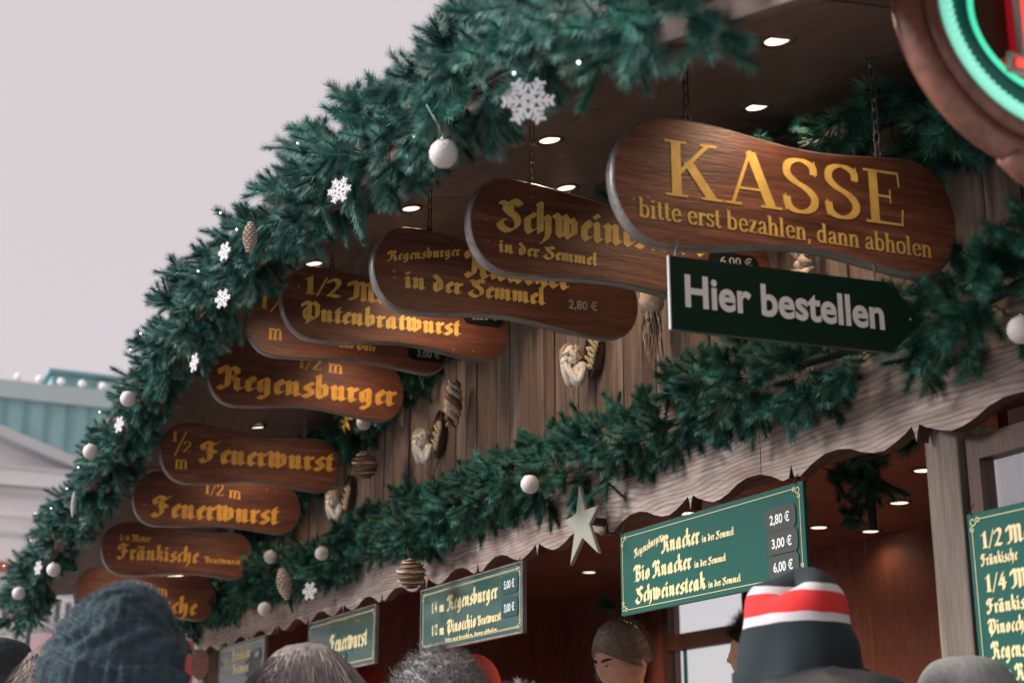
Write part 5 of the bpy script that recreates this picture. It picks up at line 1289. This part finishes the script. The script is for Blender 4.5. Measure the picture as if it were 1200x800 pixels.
# white classical house; facade plane x = -45, front facing +x
X = -45
t, off = building('white_house', 'bright white classical building with pediment and balustrade beyond the garland', 'building', X, [
    ('wall', 'bwhite', [(X - 8, -30, .12, X, 16, 10.3)]),
    ('cornice', 'bwhite', [(X, -30, 10.15, X + .5, 16.2, 10.6), (X, -30, 9.3, X + .22, 16, 9.42)]),
    ('cornice_shadow_band', 'bshade', [(X, -30, 10.60, X + .6, 16.3, 10.70), (X, -30, 9.95, X + .3, 16.1, 10.12), (X, -30, 8.75, X + .12, 16, 8.85), (X, -30, 7.6, X + .1, 16, 7.68)]),  # shadow lines of the cornice drawn as grey bands
    ('brick_band', 'orange', [(X, -30, 7.72, X + .08, 16, 8.0)]),
    ('terrace', 'bwhite', [(X, -30, .12, X + 1.6, 20, 6.0), (X, -30, 6.0, X + 1.8, 20, 6.15), (X, -30, 6.75, X + 1.8, 20, 6.87)]),
    ('terrace_string_course', 'bshade', [(X + 1.6, -30, 5.55, X + 1.72, 20, 5.66), (X + 1.6, -30, 5.0, X + 1.68, 20, 5.06)])])
# pediment: sloping raking cornice descending to the right
mb = MB(); p0, p1 = (-6.0, 14.6), (5.6, 10.72)
for dz, yy, col_ in ((0, 0, 0),):
    mb.prism([(p0[0], p0[1]), (p1[0], p1[1]), (p1[0], p1[1] + .30), (p0[0], p0[1] + .30)], 0, 1)
vsl = [(X - 1.0 + v[1] * 1.7 - off.x, v[0] - off.y, v[2] - off.z) for v in mb.v]; m2 = MB(); m2.add(vsl, mb.f); m2.build('raking_cornice', M['bshade'], t)
mb = MB(); mb.prism([(p0[0], 10.72), (p1[0], 10.72), (p0[0], p0[1])], 0, 1); vsl = [(X - .9 + v[1] * .8 - off.x, v[0] - off.y, v[2] - off.z) for v in mb.v]; m2 = MB(); m2.add(vsl, mb.f); m2.build('pediment', M['bwhite'], t)
mb = MB(); mb.prism([(-6, 12.15), (4.6, 12.15), (5.8, 11.75), (8.8, 10.72), (-6, 10.72)], 0, 1); vsl = [(X - 5.5 + v[1] * 3.5 - (v[2] - 10.72) * 1.3 - off.x, v[0] - off.y, v[2] - off.z) for v in mb.v]; m2 = MB(); m2.add(vsl, mb.f); m2.build('roof', M['bwhite'], t)
bal = MB().box((-.06, -.06, 0), (.06, .06, .6)); 
me_b = bal.mesh('baluster'); me_b.materials.append(M['bwhite'])
for i in range(60):
    yb = -4 + i * .28; o = bpy.data.objects.new('baluster', me_b); COL.objects.link(o); o.parent = t; o.location = (X + 1.7 - off.x, yb - off.y, 6.15 - off.z)
for i in range(12):
    yb = -6 + i * 1.9; w = MB().box((X - off.x, yb - off.y, 6.9 - off.z), (X + .1 - off.x, yb + .9 - off.y, 7.55 - off.z)).build('window', M['bshade'], t)
    link('pane', MB().box((X + .1 - off.x, yb + .1 - off.y, 6.95 - off.z), (X + .13 - off.x, yb + .8 - off.y, 7.5 - off.z)).mesh('pane'), M['bglassp'], w)
# copper-roofed building behind
X = -60
t, off = building('copper_roofed_building', 'big building with ribbed green copper roof and round lamps on its parapet', 'building', X, [
    ('roof', 'copper', [(X - 12, -40, .12, X, 22, 16.75)]),
    ('parapet', 'bglassp', [(X - 12, -40, 16.45, X + .3, 22, 17.15)]),
    ('upper_roof', 'copper', [(X - 12, -40, 17.15, X - 2.5, 7.0, 17.85)]),
    ('roof_pavilion', 'copper', [(X - 12, 7.4, 17.15, X - 3, 9.2, 18.45)]), ('pavilion_side', 'bglassp', [(X - 12, 9.2, 17.15, X - 2.8, 16, 18.35)]),
    ('pavilion_cap', 'copperd', [(X - 12.2, 7.2, 18.45, X - 2.6, 16.2, 18.6)])])
for i in range(40):
    yb = -12 + i * .82
    link('seam', MB().box((X - off.x, yb - off.y, 5 - off.z), (X + .16 - off.x, yb + .10 - off.y, 17.1 - off.z)).mesh('seam'), M['copperd'], t)
    if i % 1 == 0: link('parapet_ball', MB().sphere((X + .3 - off.x, yb + .4 - off.y, 17.32 - off.z), .15, 10, 8).mesh('ball', True), M['bwhite'], t)
# building on our own side of the square (behind the camera; it shows in the shop window)
t, off = building('stone_house', 'pale stone house with tall windows mirrored in the shop window', 'building', -8, [('wall', 'bwhite', [(-46, -25, .12, -17.5, -22, 13)]), ('cornice', 'bshade', [(-46.2, -22, 12.6, -17.3, -21.6, 13.1)])])
for i in range(9):
    xb = -45.5 + i * 3.2
    for z0 in (1.2, 4.4, 7.6, 10.2):
        w = MB().box((xb - off.x, -22.0 - off.y, z0 - off.z), (xb + 1.1 - off.x, -21.93 - off.y, z0 + 1.8 - off.z)).build('window', M['bshade'], t)
        link('pane', MB().box((xb + .1 - off.x, -21.93 - off.y, z0 + .1 - off.z), (xb + 1.0 - off.x, -21.91 - off.y, z0 + 1.7 - off.z)).mesh('pane'), M['bglass'], w)
    link('pilaster', MB().box((xb + 1.7 - off.x, -22 - off.y, .12 - off.z), (xb + 2.3 - off.x, -21.8 - off.y, 12.6 - off.z)).mesh('pil'), M['bshade'], t)
# fir tree behind the garland's lower end
t = thing('fir_tree', 'blurred fir tree with orange lamps behind the lower left end of the garland', 'tree', (-22.6, 1.25, .12))
MB().tube([(0, 0, 0), (0, 0, 4.9)], [.12, .02], 8).build('trunk', M['twig'], t)
rn = random.Random(4); V = []; F = []
for i in range(2600):
    s = rn.random() ** .7; z = 5.3 - 4.6 * s; rr = (.06 + 1.05 * s) * rn.uniform(.25, 1) ; a = rn.uniform(0, 6.28)
    p = Vector((rr * math.cos(a), rr * math.sin(a), z - rr * .25)); d = Vector((math.cos(a), math.sin(a), -.1 + rn.uniform(-.3, .3))); sd = d.cross(Vector((0, 0, 1))).normalized() * .03
    k = len(V); V += [tuple(p - sd), tuple(p + sd), tuple(p + d * .22)]; F.append((k, k + 1, k + 2))
me = bpy.data.meshes.new('crown'); me.from_pydata(V, [], F); link('crown', me, M['n2'], t)
for z_, y_ in ((4.9, .45), (4.72, .5)): MB().sphere((.5, y_, z_), .06, 10, 8).build('lamp', plain('orange lamp', (.8, .3, .1), .4, emit=(1, .35, .12), es=.9), t)
# striped market tent far left
t = thing('market_tent', 'red and white striped market tent beyond the stall end', 'tent', (-13, .2, .12))
for i in range(14):
    y0 = -1.3 + i * .17; mt = 'redtent' if i % 2 else 'whitetent'
    mb = MB(); mb.add([(0, y0, 0), (0, y0 + .17, 0), (0, y0 + .17, 2.80 + .0), (0, y0, 2.80)], [(0, 1, 2, 3)])
    mb.add([(-.03, y0, 0), (-.03, y0 + .17, 0), (-.03, y0 + .17, 2.80), (-.03, y0, 2.80)], [(3, 2, 1, 0)]); mb.build('curtain_panel', M[mt], t, loc=(0, .9, 0))
mb = MB(); mb.add([(.4, -.45, 2.50), (.4, .85, 2.95), (-1.5, .85, 3.1), (-1.5, -.45, 2.6), (.4, -.45, 2.44), (.4, .85, 2.89), (-1.5, .85, 3.04), (-1.5, -.45, 2.54)], [(0, 1, 2, 3), (7, 6, 5, 4), (0, 4, 5, 1), (1, 5, 6, 2), (2, 6, 7, 3), (3, 7, 4, 0)]); mb.build('roof', M['redtent'], t)
mb = MB(); mb.add([(.42, -.5, 2.30), (.42, .85, 2.86), (.42, .85, 2.80), (.42, -.5, 2.22)], [(0, 3, 2, 1)]); mb.build('valance', M['whitetent'], t)
# small wooden disc hanging past the corner post
t = thing('wooden_disc', 'small round brown board hanging beside the far corner post', 'sign', (-7.55, -.215, 2.27), (0, 0, R(60)))
MB().prism([(.045 * math.cos(a), .075 * math.sin(a)) for a in [2 * math.pi * i / 24 for i in range(24)]][::-1], 0, .02).build('board', M['sign2'], t)
MB().tube([(.0, .01, .07), (.0, .01, .30)], .0015, 5).build('cord', M['dsteel'], t)
